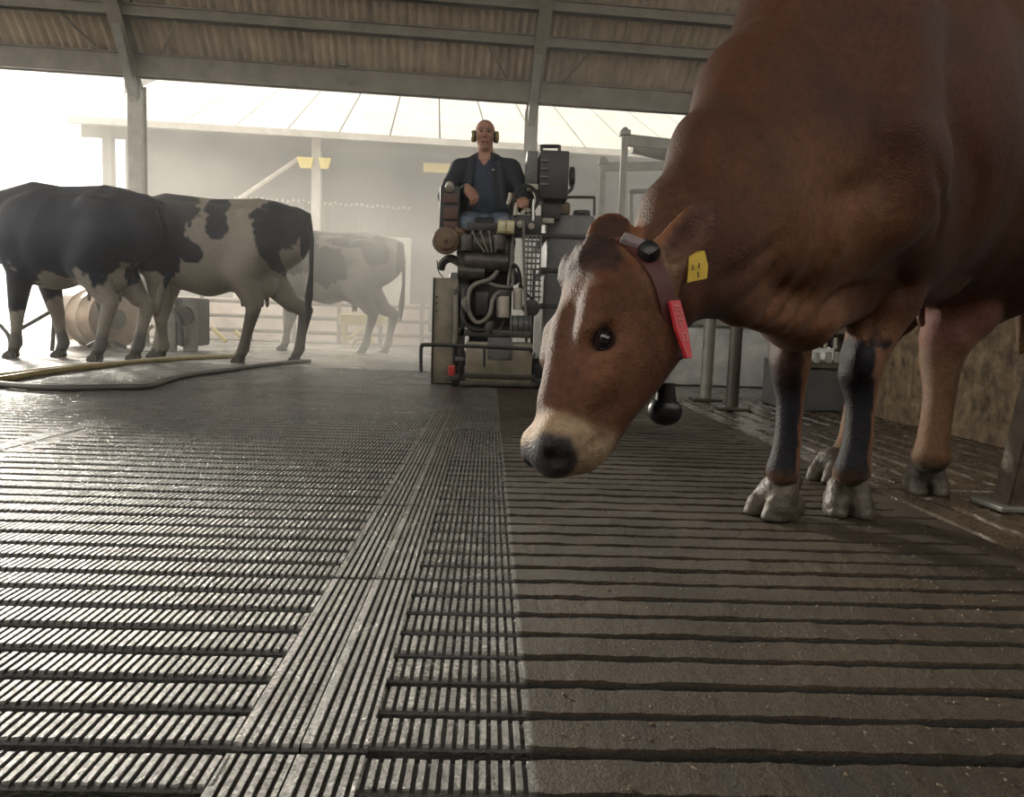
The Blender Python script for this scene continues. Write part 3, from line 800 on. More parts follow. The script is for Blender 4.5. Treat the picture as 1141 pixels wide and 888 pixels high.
# ============================================================ BLACK AND WHITE COWS
M_HOL = mat('pied_hide', attr=True, rough=.6, nscale=40, namt=.18, bump=.2, bscale=120, sheen=.1, spec=.3)
def pied_cow(label, pos, yaw, legs, patches, base, dark, res=.014, scale=1.0, head=(1.85,.95), tail=True, tail_y=0, LB=1.0, legcol=None):
    """local: x forward from the hind feet, y left, z up.  legs: [(x, y, kneebend)] hind near, hind far, front near, front far"""
    root = empty('dairy_cow', pos); tag(root, label, 'cow', 'black and white dairy cows')
    fw = Vector((math.cos(yaw), math.sin(yaw), 0)); lf = Vector((-fw.y, fw.x, 0)); P0 = Vector(pos)
    def T(x, y, z): return P0+(fw*x+lf*y+UP*z)*scale
    s = scale
    f = Flesh()
    f.loft([(T(-.20,0,1.14), UP, .15*s, .20*s), (T(-.04,0,1.13), UP, .25*s, .29*s), (T(.25,0,1.06), UP, .31*s, .37*s), (T(.58,0,1.02), UP, .34*s, .41*s),
            (T(LB-.1,0,1.06), UP, .28*s, .39*s), (T(LB+.2,0,1.08), UP, .17*s, .29*s)], k=.06, kin=.07)
    f.chain([tuple(T(*q)) for q in ((-.24,0,1.36), (.12,0,1.43), (.5,0,1.41), (LB-.05,0,1.44), (LB+.2,0,1.36))], [.06*s,.07*s,.07*s,.075*s,.08*s], k=.12)
    for sd in (1, -1):
        f.ell(T(.10,sd*.23,1.33), (.10*s,.06*s,.06*s), (fw, lf, UP), k=.10)         # hip bone
        f.ell(T(-.20,sd*.12,1.28), (.06*s,.05*s,.06*s), (fw, lf, UP), k=.07)        # pin bone
        f.ell(T(LB-.02,sd*.2,1.05), (.16*s,.09*s,.28*s), (fw, lf, UP), k=.08)       # shoulder
    f.loft([(T(LB+.12,0,1.12), UP, .16*s, .27*s), (T(LB+.42,0,1.2), UP, .11*s, .18*s), (T(LB+.62,0,1.25), UP, .09*s, .12*s)], k=.08)
    hx, hz = head
    f.loft([(T(LB+.62,0,1.28), (fw+UP)[:], .10*s, .11*s), (T((LB+.62+hx)/2,0,(1.28+hz)/2), (fw+UP)[:], .09*s, .10*s), (T(hx,0,hz), (fw+UP)[:], .065*s, .065*s)], k=.05)
    for sd in (1, -1):
        f.ell(T(LB+.58,sd*.19,1.33), (.035*s,.11*s,.06*s), (fw, (lf*sd-UP*.2).normalized(), UP), k=.03)
        f.ell(T(LB+.72,sd*.10,1.2), (.03*s,.02*s,.03*s), (fw, lf, UP), k=.02)
    f.ell(T(.15,0,.72), (.20*s,.17*s,.15*s), (fw, lf, UP), k=.08)                    # udder
    for sx in (.06, .24):
        for sd in (1, -1): f.cap(T(sx,sd*.08,.60), T(sx,sd*.08,.52), .022*s, .016*s, k=.02)
    hoofs = []
    for i, (x, y, kb) in enumerate(legs):
        if i < 2:
            f.chain([tuple(T(*q)) for q in ((.04,y*1.0,1.05), (.16+x*.3,y*1.15,.82), (-.02+x*.7+kb,y,.56), (x-.09+kb,y,.50), (x-.03+kb*.4,y,.27), (x+.0,y,.13), (x+.035,y,.06))],
                    [.21*s,.155*s,.085*s,.066*s,.046*s,.052*s,.048*s], k=.08)
        else:
            f.chain([tuple(T(*q)) for q in ((LB,y*1.05,.98), (LB-.03+x*.3-.3*x,y*1.1,.76), (LB+(x-LB)*.5+kb,y,.45), (LB+(x-LB)*.6+kb,y,.40), (LB+(x-LB)*.85,y,.24), (x,y,.13), (x+.03,y,.06))],
                    [.15*s,.11*s,.068*s,.060*s,.042*s,.050*s,.045*s], k=.08)
        hoofs.append(T(x+.05, y, 0))
    if tail:
        f.chain([tuple(T(*q)) for q in ((-.22,0,1.40), (-.33,tail_y*.3,1.36), (-.37,.01+tail_y*.6,1.15), (-.37,.02+tail_y,.85), (-.35+abs(tail_y)*.5,.02+tail_y,.62), (-.34+abs(tail_y)*.6,.02+tail_y,.42))], [.035*s,.034*s,.024*s,.022*s,.04*s,.012*s], k=.03, kin=.01)
    V, Q = f.mesh(res*s)
    A = np.array([fw, lf, UP]); 
    def colf(P, N):
        q = (P-np.array(P0))@A.T/s
        nz = vnoise(P, 7, 3)-.5; nf = vnoise(P, 26, 5)-.5
        C = np.tile(np.array(base, float), (len(P), 1))
        for (cx, cz, rx, rz, c) in patches:
            d = np.sqrt(((q[:,0]-cx)/rx)**2+((q[:,2]-cz)/rz)**2)+nz*.55+nf*.25
            C = mixc(C, dark if c == 'd' else base, sstep(1.04, .98, d))
        tl = (q[:,0] < -.29)*1.0
        C = mixc(C, dark, tl)
        lg = sstep(.55,.42,q[:,2]+.1*nz)*(q[:,0] < .45) if legcol is None else sstep(*legcol, q[:,2]+.1*nz)
        C = mixc(C, np.array(dark)*.6+np.array(base)*.12, lg*.8)
        C = mixc(C, (.10,.075,.05), sstep(.9,.1,q[:,2])*sstep(-.1,.3,nz)*.6)
        C = mixc(C, np.array(base)*.55, sstep(.05,.35,vnoise(P, 4.5, 9)-.5)*.8*(C[:,0] > .1))
        C = mixc(C, (.03,.025,.02), sstep(.10,.07,q[:,2]))
        return C
    flesh_obj('body', V, Q, M_HOL, root, colf, relax=1)
    for c in hoofs:
        bm = NB()
        for sd in (-1, 1):
            b = c+lf*sd*.03*s
            pts = [b-fw*.055*s, b+fw*.065*s, b+fw*.03*s+UP*.055*s, b-fw*.045*s+UP*.075*s]
            prism(bm, [p-lf*.025*s for p in pts], lf*.05*s)
        bmesh.ops.bevel(bm, geom=list(bm.edges), offset=.012*s, segments=2, affect='EDGES')
        obj('hoof', bm, mat('dark_hoof', (.03,.025,.02), .5), root, smooth=True)
    return root
WHT, BLK = (.25,.22,.18), (.012,.015,.024)
# cow B: rear clearly in view
gB = G(302, 404)
pied_cow('black and white cow with spotted rump and hanging tail, middle of the three', (gB.x, gB.y, 0), math.radians(180),
         [(.20,.17,.0), (-.22,-.17,.03), (.93,.14,.0), (1.10,-.14,.0)],
         [(-.12,1.28,.20,.30,'d'), (.44,1.40,.11,.10,'d'), (.40,1.22,.10,.13,'d'), (.95,1.20,.40,.42,'d'), (1.15,1.36,.07,.22,'w'), (1.55,1.2,.34,.6,'d'), (-.10,.94,.05,.12,'d'), (.62,.98,.12,.10,'d')], WHT, BLK)
gA = G(139, 402)
pied_cow('almost black dairy cow cut off at the left edge of the photograph', (gA.x-.02, gA.y, 0), math.radians(176),
         [(.10,.16,.0), (-.06,-.16,.0), (.84,.16,.0), (.62,-.15,-.02)],
         [(.45,1.2,1.1,.52,'d'), (1.3,1.15,.6,.6,'d'), (.85,.60,.2,.2,'d')], (.27,.24,.20), (.012,.017,.032), LB=.80, legcol=(.30,.18), tail_y=-.22)  # black tinted blue, painting the lens flare veil into the hide
gC = G(420, 394)
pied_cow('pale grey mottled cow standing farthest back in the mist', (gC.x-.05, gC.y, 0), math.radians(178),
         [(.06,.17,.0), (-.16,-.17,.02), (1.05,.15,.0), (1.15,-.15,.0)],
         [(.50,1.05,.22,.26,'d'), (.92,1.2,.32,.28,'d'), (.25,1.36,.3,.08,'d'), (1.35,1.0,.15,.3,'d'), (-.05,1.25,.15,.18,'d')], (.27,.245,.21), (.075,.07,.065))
# ============================================================ GROOVING MACHINE
MP = G(545, 431)
MD = PX(MP)[2]
mach = empty('grooving_machine', MP)
tag(mach, 'ride-on concrete grooving machine with exposed engine, driven by the seated man', 'machine')
def K(u, v, dy=0.0):
    "point of the machine dy metres behind its front plane"
    r = F_ + R_*((u-CX)/FPX) - U_*((v-CY)/FPX)
    return CAMLOC + r*((MP.y+dy)/r.y)
M_BEIGE = mat('beige_paint', (.25,.22,.155), .5, nscale=7, col2=(.13,.11,.075), bump=.15, bscale=40)
M_IRON = mat('oily_iron', (.085,.075,.062), .45, .4, nscale=14, namt=.55, bump=.3, bscale=50)
M_DARK = mat('dark_frame', (.028,.027,.026), .5, nscale=12, namt=.4)
M_GREY = mat('grey_paint', (.12,.12,.115), .45, nscale=9, namt=.4)
M_HOSE = mat('pale_hose', (.19,.17,.14), .5, nscale=20, namt=.35)
M_RUST = mat('rusty_brown', (.19,.12,.07), .6, nscale=18, namt=.5)
M_WHITE = mat('white_filter', (.45,.41,.33), .5, nscale=12, namt=.3)
M_RUB = mat('rubber', (.018,.018,.018), .7, nscale=20, namt=.3)
M_RED = mat('red_lens', (.42,.04,.03), .3)
M_YEL = mat('yellow_plastic', (.34,.29,.14), .4, nscale=10, namt=.3)
M_CHR = mat('bright_steel', (.55,.55,.52), .25, .9)
def mbox(name, u0, v0, u1, v1, y0, y1, m_, bev=.008, parent=None, label=None):
    a = K(u0, v1, y0); b = K(u1, v0, y0); b.y = MP.y+y1; a.z = max(a.z, .004); bm = NB(); box2(bm, a, b, bev=bev)
    return obj(name, bm, m_, parent or mach, smooth=True, label=label)
def mtube(name, pts, r, m_, y=0.0, parent=None, n=5, seg=8, label=None):
    P = [K(p[0], p[1], p[2] if len(p) > 2 else y) for p in pts]
    bm = NB(); tube(bm, smoothpts(P, n) if n else P, r, seg); return obj(name, bm, m_, parent or mach, smooth=True, label=label)
def mcyl(name, a, b, r, m_, r2=None, parent=None, bev=.006, seg=20, label=None):
    bm = NB(); cyl(bm, K(*a), K(*b), r, r2, seg, bev); return obj(name, bm, m_, parent or mach, smooth=True, label=label)
# chassis
ch = mbox('chassis', 506, 422, 604, 430, .02, 1.7, M_DARK)
mbox('skid_plate', 512, 427, 598, 432, -.03, .3, M_IRON)
sp = mbox('side_panel', 481, 310, 511, 428, .12, 1.15, M_BEIGE, label='tall beige side panel')
for v in (330, 337, 345): mbox('panel_bolt', 485.5, v, 487.5, v+2, .112, .13, M_DARK, .001, sp)
mbox('panel_edge', 480, 309, 483, 429, .10, 1.17, M_GREY, .003, sp)
fc = mbox('front_cover', 518, 383, 594, 427, .0, .42, M_BEIGE, .015, label='dusty beige front cover')
mbox('cover_lip', 516, 418, 596, 421, -.012, .3, M_IRON, .003, fc)
mbox('rating_plate', 543, 377, 571, 400, -.012, .02, M_GREY, .004, fc)
for u in (546, 568):
    for v in (379, 398): mcyl('plate_rivet', (u, v, -.018), (u, v, 0), .006, M_DARK, parent=fc, bev=0, seg=8)
for (u0, u1) in ((503, 509), (511, 519)): mbox('upright', u0, 322, u1, 428, .05, .16, M_DARK, .004)
mbox('upright', 590, 300, 597, 425, .2, .3, M_DARK, .004)
mbox('cross_bar', 505, 369, 592, 374, .05, .12, M_IRON, .004)
mbox('cross_bar', 507, 398, 518, 402, .04, .1, M_GREY, .003)
rl = mbox('lamp', 499, 407, 507, 420, -.02, .06, M_RED, .01, label='red lamp')
mbox('lamp_bracket', 497, 418, 512, 424, -.02, .1, M_IRON, .004)
# bumper
mtube('bumper_bar', ((469,415,-.28),(469,392,-.28),(470,386,-.28),(476,384,-.28),(530,386,-.26),(592,389,-.24)), .012, M_DARK, n=4)
mtube('bumper_stay', ((539.5,387,-.26),(539.5,409,-.26)), .009, M_DARK, n=0)
mtube('bumper_arm', ((592,389,-.24),(592,392,.1)), .012, M_DARK, n=0)
# wheels
for (u, y) in ((599, .25), (599, 1.35), (512, 1.35)):
    bm = NB(); c = K(u, 416, y); c.z = .103; lathe(bm, c-Vector((.05,0,0)), (1,0,0), ((0,.03),(0,.075),(.012,.098),(.05,.102),(.088,.098),(.1,.075),(.1,.03)), 24)
    w = obj('wheel', bm, M_RUB, mach, smooth=True)
    bm = NB(); lathe(bm, c-Vector((.056,0,0)), (1,0,0), ((0,.02),(0,.05),(.01,.055),(.1,.055),(.112,.05),(.112,.02)), 16); obj('hub', bm, M_IRON, w, smooth=True)
# engine
mbox('engine_head', 511, 262, 573, 300, .16, .30, M_IRON, .015)
eng = mbox('engine_block', 518, 285, 572, 366, .32, .95, M_IRON, .02)
for i in range(5): mbox('cooling_fin', 520, 288+i*6.5, 571, 291+i*6.5, .295, .33, M_IRON, .003, eng)
mbox('sump', 522, 364, 570, 384, .3, .9, M_DARK, .02, eng)
mcyl('intake_manifold', (523,273,.14), (562,270,.14), .085, M_IRON)
mcyl('rocker_cover', (518,290,.12), (566,293,.12), .07, M_IRON)
mcyl('starter_motor', (510,302,.12), (540,304,.12), .055, M_IRON)
mcyl('pump', (520,262,.08), (520,280,.08), .05, M_IRON)
mcyl('pump', (556,262,.06), (556,279,.06), .045, M_IRON)
for i in range(4):
    mcyl('injector', (527+i*9,264,.1), (527+i*9,257,.1), .014, M_IRON, bev=.002, seg=10)
    mtube('fuel_line', ((527+i*9,258,.1),(530+i*8,266,.03),(540+i*4,281,.04)), .006, M_HOSE)
af = mcyl('air_filter', (497,268,.06), (497,268,.40), .092, M_RUST, label='rusty round air filter')
mcyl('filter_cap', (497,268,.03), (497,268,.07), .06, M_RUST, parent=af)
mcyl('filter_stud', (497,268,.0), (497,268,.04), .013, M_IRON, parent=af, bev=.002, seg=10)
mtube('filter_clamp', [(497+14.8*math.cos(t), 268-14.8*math.sin(t), .22) for t in np.linspace(0, 2*math.pi, 17)], .006, M_GREY, n=2, parent=af)
mtube('intake_pipe', ((506,258,.2),(517,262,.22),(524,271,.28)), .042, M_RUST)
mtube('exhaust_pipe', ((512,293,.2),(502,288,.22),(494,292,.24),(491,300,.26)), .03, M_IRON)
mtube('loop_wire', ((487,290,.1),(489,303,.1),(494,309,.1)), .004, M_DARK)
mbox('gear_box', 500, 304, 524, 330, .18, .5, M_GREY, .02)
mbox('battery', 529, 325, 545, 351, .12, .3, M_DARK, .01)
mcyl('oil_filter', (560.5,329,.10), (560.5,354,.10), .044, M_WHITE, label='pale oil filter canister')
mcyl('oil_filter_head', (560.5,323,.10), (560.5,330,.10), .050, M_IRON)
mcyl('fuel_filter', (577,321,.14), (577,345,.14), .034, M_WHITE, label='pale fuel filter canister')
mcyl('alternator', (568,362,.10), (592,362,.10), .066, M_GREY)
for i in range(4): mtube('alternator_fin', [(571+i*6+0*t, 362-10.8*math.sin(t), .10-.069*math.cos(t)) for t in np.linspace(-1.4, 1.4, 9)], .004, M_IRON, n=1)
mcyl('hydraulic_motor', (545,358,.08), (545,372,.08), .04, M_IRON)
mcyl('fan_pulley', (592,343,.12), (592,343,.18), .062, M_DARK, seg=24)
mcyl('fan_pulley', (572,310,.22), (572,310,.27), .05, M_DARK, seg=24)
mtube('drive_belt', ((592,333,.15),(582,320,.2),(573,301,.24),(567,311,.24),(578,335,.18),(587,352,.15)), .008, M_RUB)
# hoses
mtube('hose', ((557,286,.16),(555,300,.1),(546,311,.08),(531,316,.06),(523,325,.06),(522,345,.05),(529,358,.04),(538,358,.04),(546,349,.04),(549,334,.05),(555,327,.07),(566,325,.08)), .016, M_HOSE, n=6)
mtube('hose', ((540,314,.1),(556,319,.1),(570,318,.12),(571,300,.14),(571,262,.15)), .013, M_HOSE)
mtube('hose', ((508,320,.1),(508,340,.04),(508,365,.03),(507,384,.05)), .018, M_HOSE)
mtube('hose', ((514,330,.1),(515,352,.02),(524,366,.02),(540,368,.05)), .012, M_DARK)
mtube('hose', ((566,300,.15),(575,296,.1),(580,310,.12),(579,322,.14)), .012, M_DARK)
mtube('hose', ((521,330,.09),(517,338,.04),(521,346,.05)), .022, M_HOSE)
mtube('hose', ((562,355,.1),(558,366,.06),(548,372,.06)), .01, M_DARK)
mtube('hose', ((570,262,.16),(569,290,.12),(566,318,.1)), .010, M_HOSE)
# top cross beam with head lamps
tb = mbox('top_beam', 520, 249, 566, 257, .12, .22, M_DARK, .006)
hl_ = mbox('head_lamp', 554, 245, 574, 260, .02, .14, M_YEL, .012, label='yellowish twin head lamp')
for u in (555.5, 564.8): mbox('lamp_lens', u, 247, u+8, 258, .012, .03, mat('lamp_lens', (.46,.42,.27), .2), .004, hl_)
# rods and ladder grid on the right
mtube('rod', ((583,246,.1),(584,300,.1),(587,390,.1)), .011, M_HOSE, n=0)
lg = mbox('grille', 584, 262, 603, 263.5, .16, .18, M_GREY, .002)
for i in range(11): mbox('grille_bar', 584, 268+i*6.2, 603, 269.4+i*6.2, .16, .175, M_GREY, .001, lg)
for u in (587, 591.5, 596, 601): mbox('grille_rod', u, 262, u+1.2, 336, .15, .165, M_GREY, .001, lg)
tank = mbox('water_tank', 603, 240, 664, 416, .45, 1.6, M_GREY, .03)
for v in (262, 300, 340): mbox('tank_strap', 602, v, 665, v+3, .44, 1.61, M_DARK, .003, tank)
mcyl('tank_cap', (648,240,.7), (648,235,.7), .07, M_DARK, parent=tank)
mtube('hand_rail', ((626,238,.6),(626,222,.6),(627,220,.6),(660,220,.6),(662,222,.6),(662,240,.6)), .011, M_DARK, n=3)
mbox('tool_bag', 612, 225, 636, 238, .5, .75, M_RUST, .02, label='brown tool bag on the tank')
# tower on the operator's right
tw = mbox('arm_rest_tower', 489, 207, 513, 258, .22, .62, M_DARK, .012)
for v0, v1 in ((216, 226), (231, 244), (247, 255)): mbox('tower_panel', 494, v0, 510, v1, .205, .23, mat('dull_red', (.10,.045,.035), .6, nscale=12), .003, tw)
mcyl('white_knob', (501,210,.18), (501,205,.22), .034, M_WHITE, r2=.026)
# seat
mbox('seat_cushion', 514, 243, 574, 254, .36, .85, M_RUB, .03)
mbox('seat_back', 512, 196, 574, 246, .90, 1.02, M_RUB, .04)
mbox('seat_pedestal', 525, 252, 565, 290, .5, .8, M_DARK, .02)
mbox('foot_plate', 512, 293, 575, 297, .28, .6, M_IRON, .004)
# control box and levers
cb = mbox('control_box', 600, 168, 635, 221, .28, .62, M_DARK, .012, label='black control cabinet')
mbox('cabinet_side', 586, 168, 600, 205, .30, .6, M_GREY, .01, cb)
for v in (178, 187, 196, 204): mbox('vent_slat', 602, v, 611, v+2, .265, .285, M_GREY, .002, cb)
mtube('carry_handle', ((603,169,.4),(603,164,.4),(604,163,.4),(622,163,.4),(623,164,.4),(623,169,.4)), .014, M_DARK, n=2, parent=cb)
mcyl('cable_gland', (635,197,.4), (640,197,.4), .07, M_DARK, parent=cb)
mtube('cable', ((638,200,.4),(637,210,.36),(630,216,.36),(622,222,.36)), .014, M_DARK, parent=cb)
mbox('control_stand', 604, 220, 626, 244, .36, .56, M_DARK, .01)
mbox('bracket', 588, 205, 600, 211, .3, .4, M_WHITE, .004)
for i, (pts, m_) in enumerate((((( 566,228,.2),(568,221,.2),(569,215,.2)), M_WHITE), (((574,240,.15),(575,232,.15),(576,226,.15)), M_WHITE), (((582,238,.15),(586,233,.15),(590,236,.15)), M_WHITE))):
    mtube('lever', pts, .016, m_)
mtube('steering_post', ((596,262,.3),(594,240,.24),(591,222,.2)), .02, M_DARK)
mtube('steering_wheel', [(586+13*math.cos(t), 222-15*math.sin(t), .2+.05*math.cos(t)) for t in np.linspace(0, 2*math.pi, 19)], .013, M_RUB, n=2)
mtube('gear_lever', ((594,246,.1),(594,232,.1),(595,222,.1)), .009, M_CHR)
mbox('dash', 570, 240, 604, 262, .16, .36, M_DARK, .01)
mcyl('gauge', (580,250,.14), (580,250,.17), .028, M_WHITE); mcyl('gauge', (592,252,.14), (592,252,.17), .024, M_WHITE)
mbox('rag', 604, 243, 618, 249, .3, .4, M_WHITE, .012)
# ============================================================ SEATED MAN
M_MAN = mat('clothes_and_skin', attr=True, rough=.75, nscale=45, namt=.2, bump=.25, bscale=70)
def build_man():
    base = K(541, 300, .55)
    root = empty('person', base)
    tag(root, 'man in navy jacket and jeans with yellow ear defenders, sitting on the machine', 'person')
    Y = .62
    f = Flesh()
    k = lambda u, v, y=Y: K(u, v, y)
    FRW = Vector((-.1,-1,0)).normalized(); SDE = Vector((1,-.1,0)).normalized()
    # torso
    f.loft([(k(541,245), FRW, .165, .115), (k(541,225), FRW, .175, .125), (k(541,205), FRW, .185, .12), (k(541,192), FRW, .175, .10), (k(541,184), FRW, .10, .075)], k=.03, kin=.04)
    # jacket fronts and collar
    f.chain([tuple(k(527,180,Y-.07)), tuple(k(524,205,Y-.12)), tuple(k(523,235,Y-.12))], [.022,.024,.024], k=.02)
    f.chain([tuple(k(556,180,Y-.07)), tuple(k(560,205,Y-.12)), tuple(k(562,235,Y-.12))], [.022,.024,.024], k=.02)
    f.chain([tuple(k(530,176,Y)), tuple(k(541,172,Y+.07)), tuple(k(552,176,Y))], [.024,.026,.024], k=.02)
    for uu in (514, 568): f.cap(k(541,178,Y+.02), k(uu,189,Y), .052, .070, k=.04)
    # neck, head
    f.cap(k(541,182), k(541,168,Y-.01), .058, .056, k=.03)
    hc = k(540.5,150,Y-.03)
    f.ell(hc+Vector((0,.012,.022)), (.074,.092,.088), k=.02)
    f.ell(hc+Vector((0,-.012,-.045)), (.060,.072,.072), k=.035)
    f.ell(hc+Vector((0,-.05,-.098)), (.030,.026,.024), k=.025)       # chin
    f.cap(hc+Vector((0,-.090,.006)), hc+Vector((0,-.106,-.030)), .009, .014, k=.014)   # nose
    for s in (1, -1):
        f.cap(hc+Vector((s*.012,-.085,.022)), hc+Vector((s*.048,-.074,.022)), .010, .009, k=.012)  # brow
        f.ell(hc+Vector((s*.029,-.090,.006)), (.016,.012,.011), k=.01, sub=True)
        f.ell(hc+Vector((s*.029,-.079,.005)), (.012,.008,.009), k=.006)
        f.ell(hc+Vector((s*.044,-.062,-.028)), (.022,.02,.022), k=.02)
        f.ell(hc+Vector((s*.076,.008,-.008)), (.010,.022,.034), k=.012)
    f.cap(hc+Vector((-.024,-.078,-.064)), hc+Vector((.024,-.078,-.064)), .008, .008, k=.008)
    f.cap(hc+Vector((-.022,-.080,-.078)), hc+Vector((.022,-.080,-.078)), .008, .008, k=.008)
    # arms
    hR = k(523,213,Y-.38)
    f.chain([tuple(k(513,190)), tuple(k(503,206,Y-.06)), tuple(k(497,219,Y-.12)), tuple(k(509,219,Y-.26)), tuple(k(518,214,Y-.34))], [.078,.070,.062,.054,.043], k=.05)
    f.chain([tuple(k(569,190)), tuple(k(578,206,Y-.06)), tuple(k(586,222,Y-.12)), tuple(k(585,227,Y-.26)), tuple(k(583,226,Y-.36))], [.078,.070,.062,.054,.042], k=.05)
    # right hand over a lever: palm and five fingers
    def hand(c, fwd, side, dn, s):
        f.loft([(c-fwd*.04, dn, .038, .024), (c+fwd*.03, dn, .046, .021)], k=.02, kin=.01)
        for i, (o, L1) in enumerate(((-.032,.072),(-.011,.082),(.011,.078),(.031,.062))):
            a = c+fwd*.035+side*o; b = a+fwd*L1*.42+dn*.004; d2 = b+(fwd*.6+dn*.9).normalized()*L1*.36; e = d2+(dn*1.0-fwd*.15).normalized()*L1*.30
            f.chain([tuple(a), tuple(b), tuple(d2), tuple(e)], [.0125,.012,.0105,.0095], k=.007, kin=.004)
        a = c-fwd*.005+side*-.036*s; b = a+(fwd*.6-side*.5*s+dn*.5).normalized()*.042; d2 = b+(fwd*.8+dn*.6).normalized()*.03
        f.chain([tuple(a), tuple(b), tuple(d2)], [.014,.0115,.009], k=.01, kin=.004)
    fw_ = Vector((.62,-.25,-.74)).normalized(); dn_ = Vector((-.35,.75,-.55)); dn_ = (dn_-fw_*dn_.dot(fw_)).normalized(); hand(hR, fw_, fw_.cross(dn_), dn_, -1)
    hand(k(582,224,Y-.42), Vector((.05,-1,-.1)).normalized(), Vector((1,0,0)), Vector((0,-.1,-1)), 1)
    # legs
    for (u0, u1, u2) in ((529, 519, 516), (553, 562, 566)):
        f.chain([tuple(k(u0,243,Y-.02)), tuple(k((u0+u1)/2,246,Y-.14)), tuple(k(u1,250,Y-.27)), tuple(k(u2,270,Y-.25)), tuple(k(u2,288,Y-.20))], [.098,.086,.066,.056,.044], k=.05)
        f.chain([tuple(k(u2,288,Y-.18)), tuple(k(u2,290,Y-.22)), tuple(k(u2,290.5,Y-.30))], [.042,.040,.034], k=.03)
    V, Q = f.mesh(.0062)
    hcn = np.array(hc)
    def colf(P, N):
        z = P[:, 2]; x = P[:, 0]; y = P[:, 1]
        nz = vnoise(P, 25, 8)-.5
        C = np.tile(np.array([.012,.016,.026]), (len(P), 1))
        # shirt between the jacket fronts
        zt = k(541,178).z; zb = k(541,240).z; xc = hcn[0]
        wv = .055+.03*np.clip((zt-z)/(zt-zb), 0, 1)
        C = mixc(C, (.018,.030,.052), (np.abs(x-xc) < wv)*(y < base.y+.0+Y*0+.03)*(z < zt)*(z > zb)*1.0*(y < k(541,200,Y-.02).y))
        # jeans
        lz = k(541,241).z
        jy = k(541,241,Y-.10).y
        jean = ((z < lz)*(y < k(541,241,Y+.2).y)*((y < jy)+(z < k(541,244).z) > 0))*1.0
        jean = jean*(1-(np.abs(x-hcn[0]) > .24))
        C = mixc(C, (.20,.25,.32), jean*(.85+.3*nz))
        C = mixc(C, (.02,.018,.016), (z < k(541,284).z)*1.0)
        # skin: head, throat, hands
        vth = k(541,179).z
        sk = ((z > vth)*(np.linalg.norm((P-hcn)*np.array([1,1,.8]), axis=1) < .16))*1.0
        col_ = ((z < k(541,171).z)*(np.abs(x-hcn[0]) > .045))*1.0
        back = ((z < k(541,166).z)*(y > k(541,166,Y+.03).y))*1.0
        sk = sk*(1-col_)*(1-back)
        vee = ((z > k(541,187).z)*(z <= vth)*(np.abs(x-hcn[0]) < (z-k(541,188).z)*.7)*(y < k(541,180,Y-.03).y))*1.0
        hd = ((np.linalg.norm(P-np.array(hR), axis=1) < .115)*(x > k(519.5,214).x))*1.0
        hd2 = ((np.linalg.norm(P-np.array(k(582,224,Y-.44)), axis=1) < .10))*1.0
        sk = np.maximum.reduce([sk, vee, hd, hd2])
        C = mixc(C, (.36,.19,.13), sk)
        q = P-hcn
        inh = sk*(np.linalg.norm(q, axis=1) < .17)
        C = mixc(C, (.30,.13,.10), inh*sstep(.05,.02,np.linalg.norm(q-np.array([0,-.1,-.03]), axis=1))*.6)
        hair = inh*((q[:,1] > -.01)*(q[:,2] > -.06)*(q[:,2] < .075)+(q[:,1] > .04))
        C = mixc(C, (.14,.095,.07), np.clip(hair, 0, 1)*.8)
        C = mixc(C, (.17,.10,.07), inh*sstep(.055,.085,q[:,2]+.3*q[:,1])*.75)
        C = mixc(C, (.16,.05,.045), inh*(np.abs(q[:,2]+.071) < .010)*(np.abs(q[:,0]) < .028)*(q[:,1] < -.06))
        for s in (1, -1):
            C = mixc(C, (.05,.03,.025), inh*sstep(.013,.007,np.linalg.norm((q-np.array([s*.029,-.085,.006]))*np.array([.8,.6,1.3]), axis=1)))
            C = mixc(C, (.09,.055,.04), inh*sstep(.016,.010,np.linalg.norm((q-np.array([s*.030,-.088,.026]))*np.array([.5,.6,1.7]), axis=1))*.7)
        return C*(.92+.16*nz[:, None])
    flesh_obj('body', V, Q, M_MAN, root, colf, relax=1)
    # ear defenders
    em = None
    for s in (1, -1):
        c = hc+Vector((s*.076,.006,-.014)); bm = NB()
        lathe(bm, c, (s,0,0), ((0,.030),(.004,.038),(.016,.039),(.026,.032),(.03,.018)), 18)
        bmesh.ops.scale(bm, vec=(1,.85,1.15), space=Matrix.Translation(-c), verts=bm.verts)
        cup = obj('ear_cup', bm, mat('ear_cup_yellow', (.22,.18,.055), .45), root, smooth=True, label='yellow ear defender cup')
        bm = NB(); lathe(bm, c-Vector((s*.010,0,0)), (s,0,0), ((0,.03),(.003,.042),(.012,.042),(.016,.03)), 18); obj('cushion', bm, M_RUB, cup, smooth=True)
    bm = NB(); pts = [hc+Vector((.100*math.cos(t), .03+.05*math.sin(t), .015-.01*math.sin(t))) for t in np.linspace(0, math.pi, 15)]
    tube(bm, pts, .006, 6); obj('neck_band', bm, M_RUB, root, smooth=True)
    bm = NB(); box(bm, k(549.5,189,Y-.135), (.016,.006,.01)); obj('shirt_badge', bm, M_WHITE, root, label='small pale badge on the shirt')
build_man()
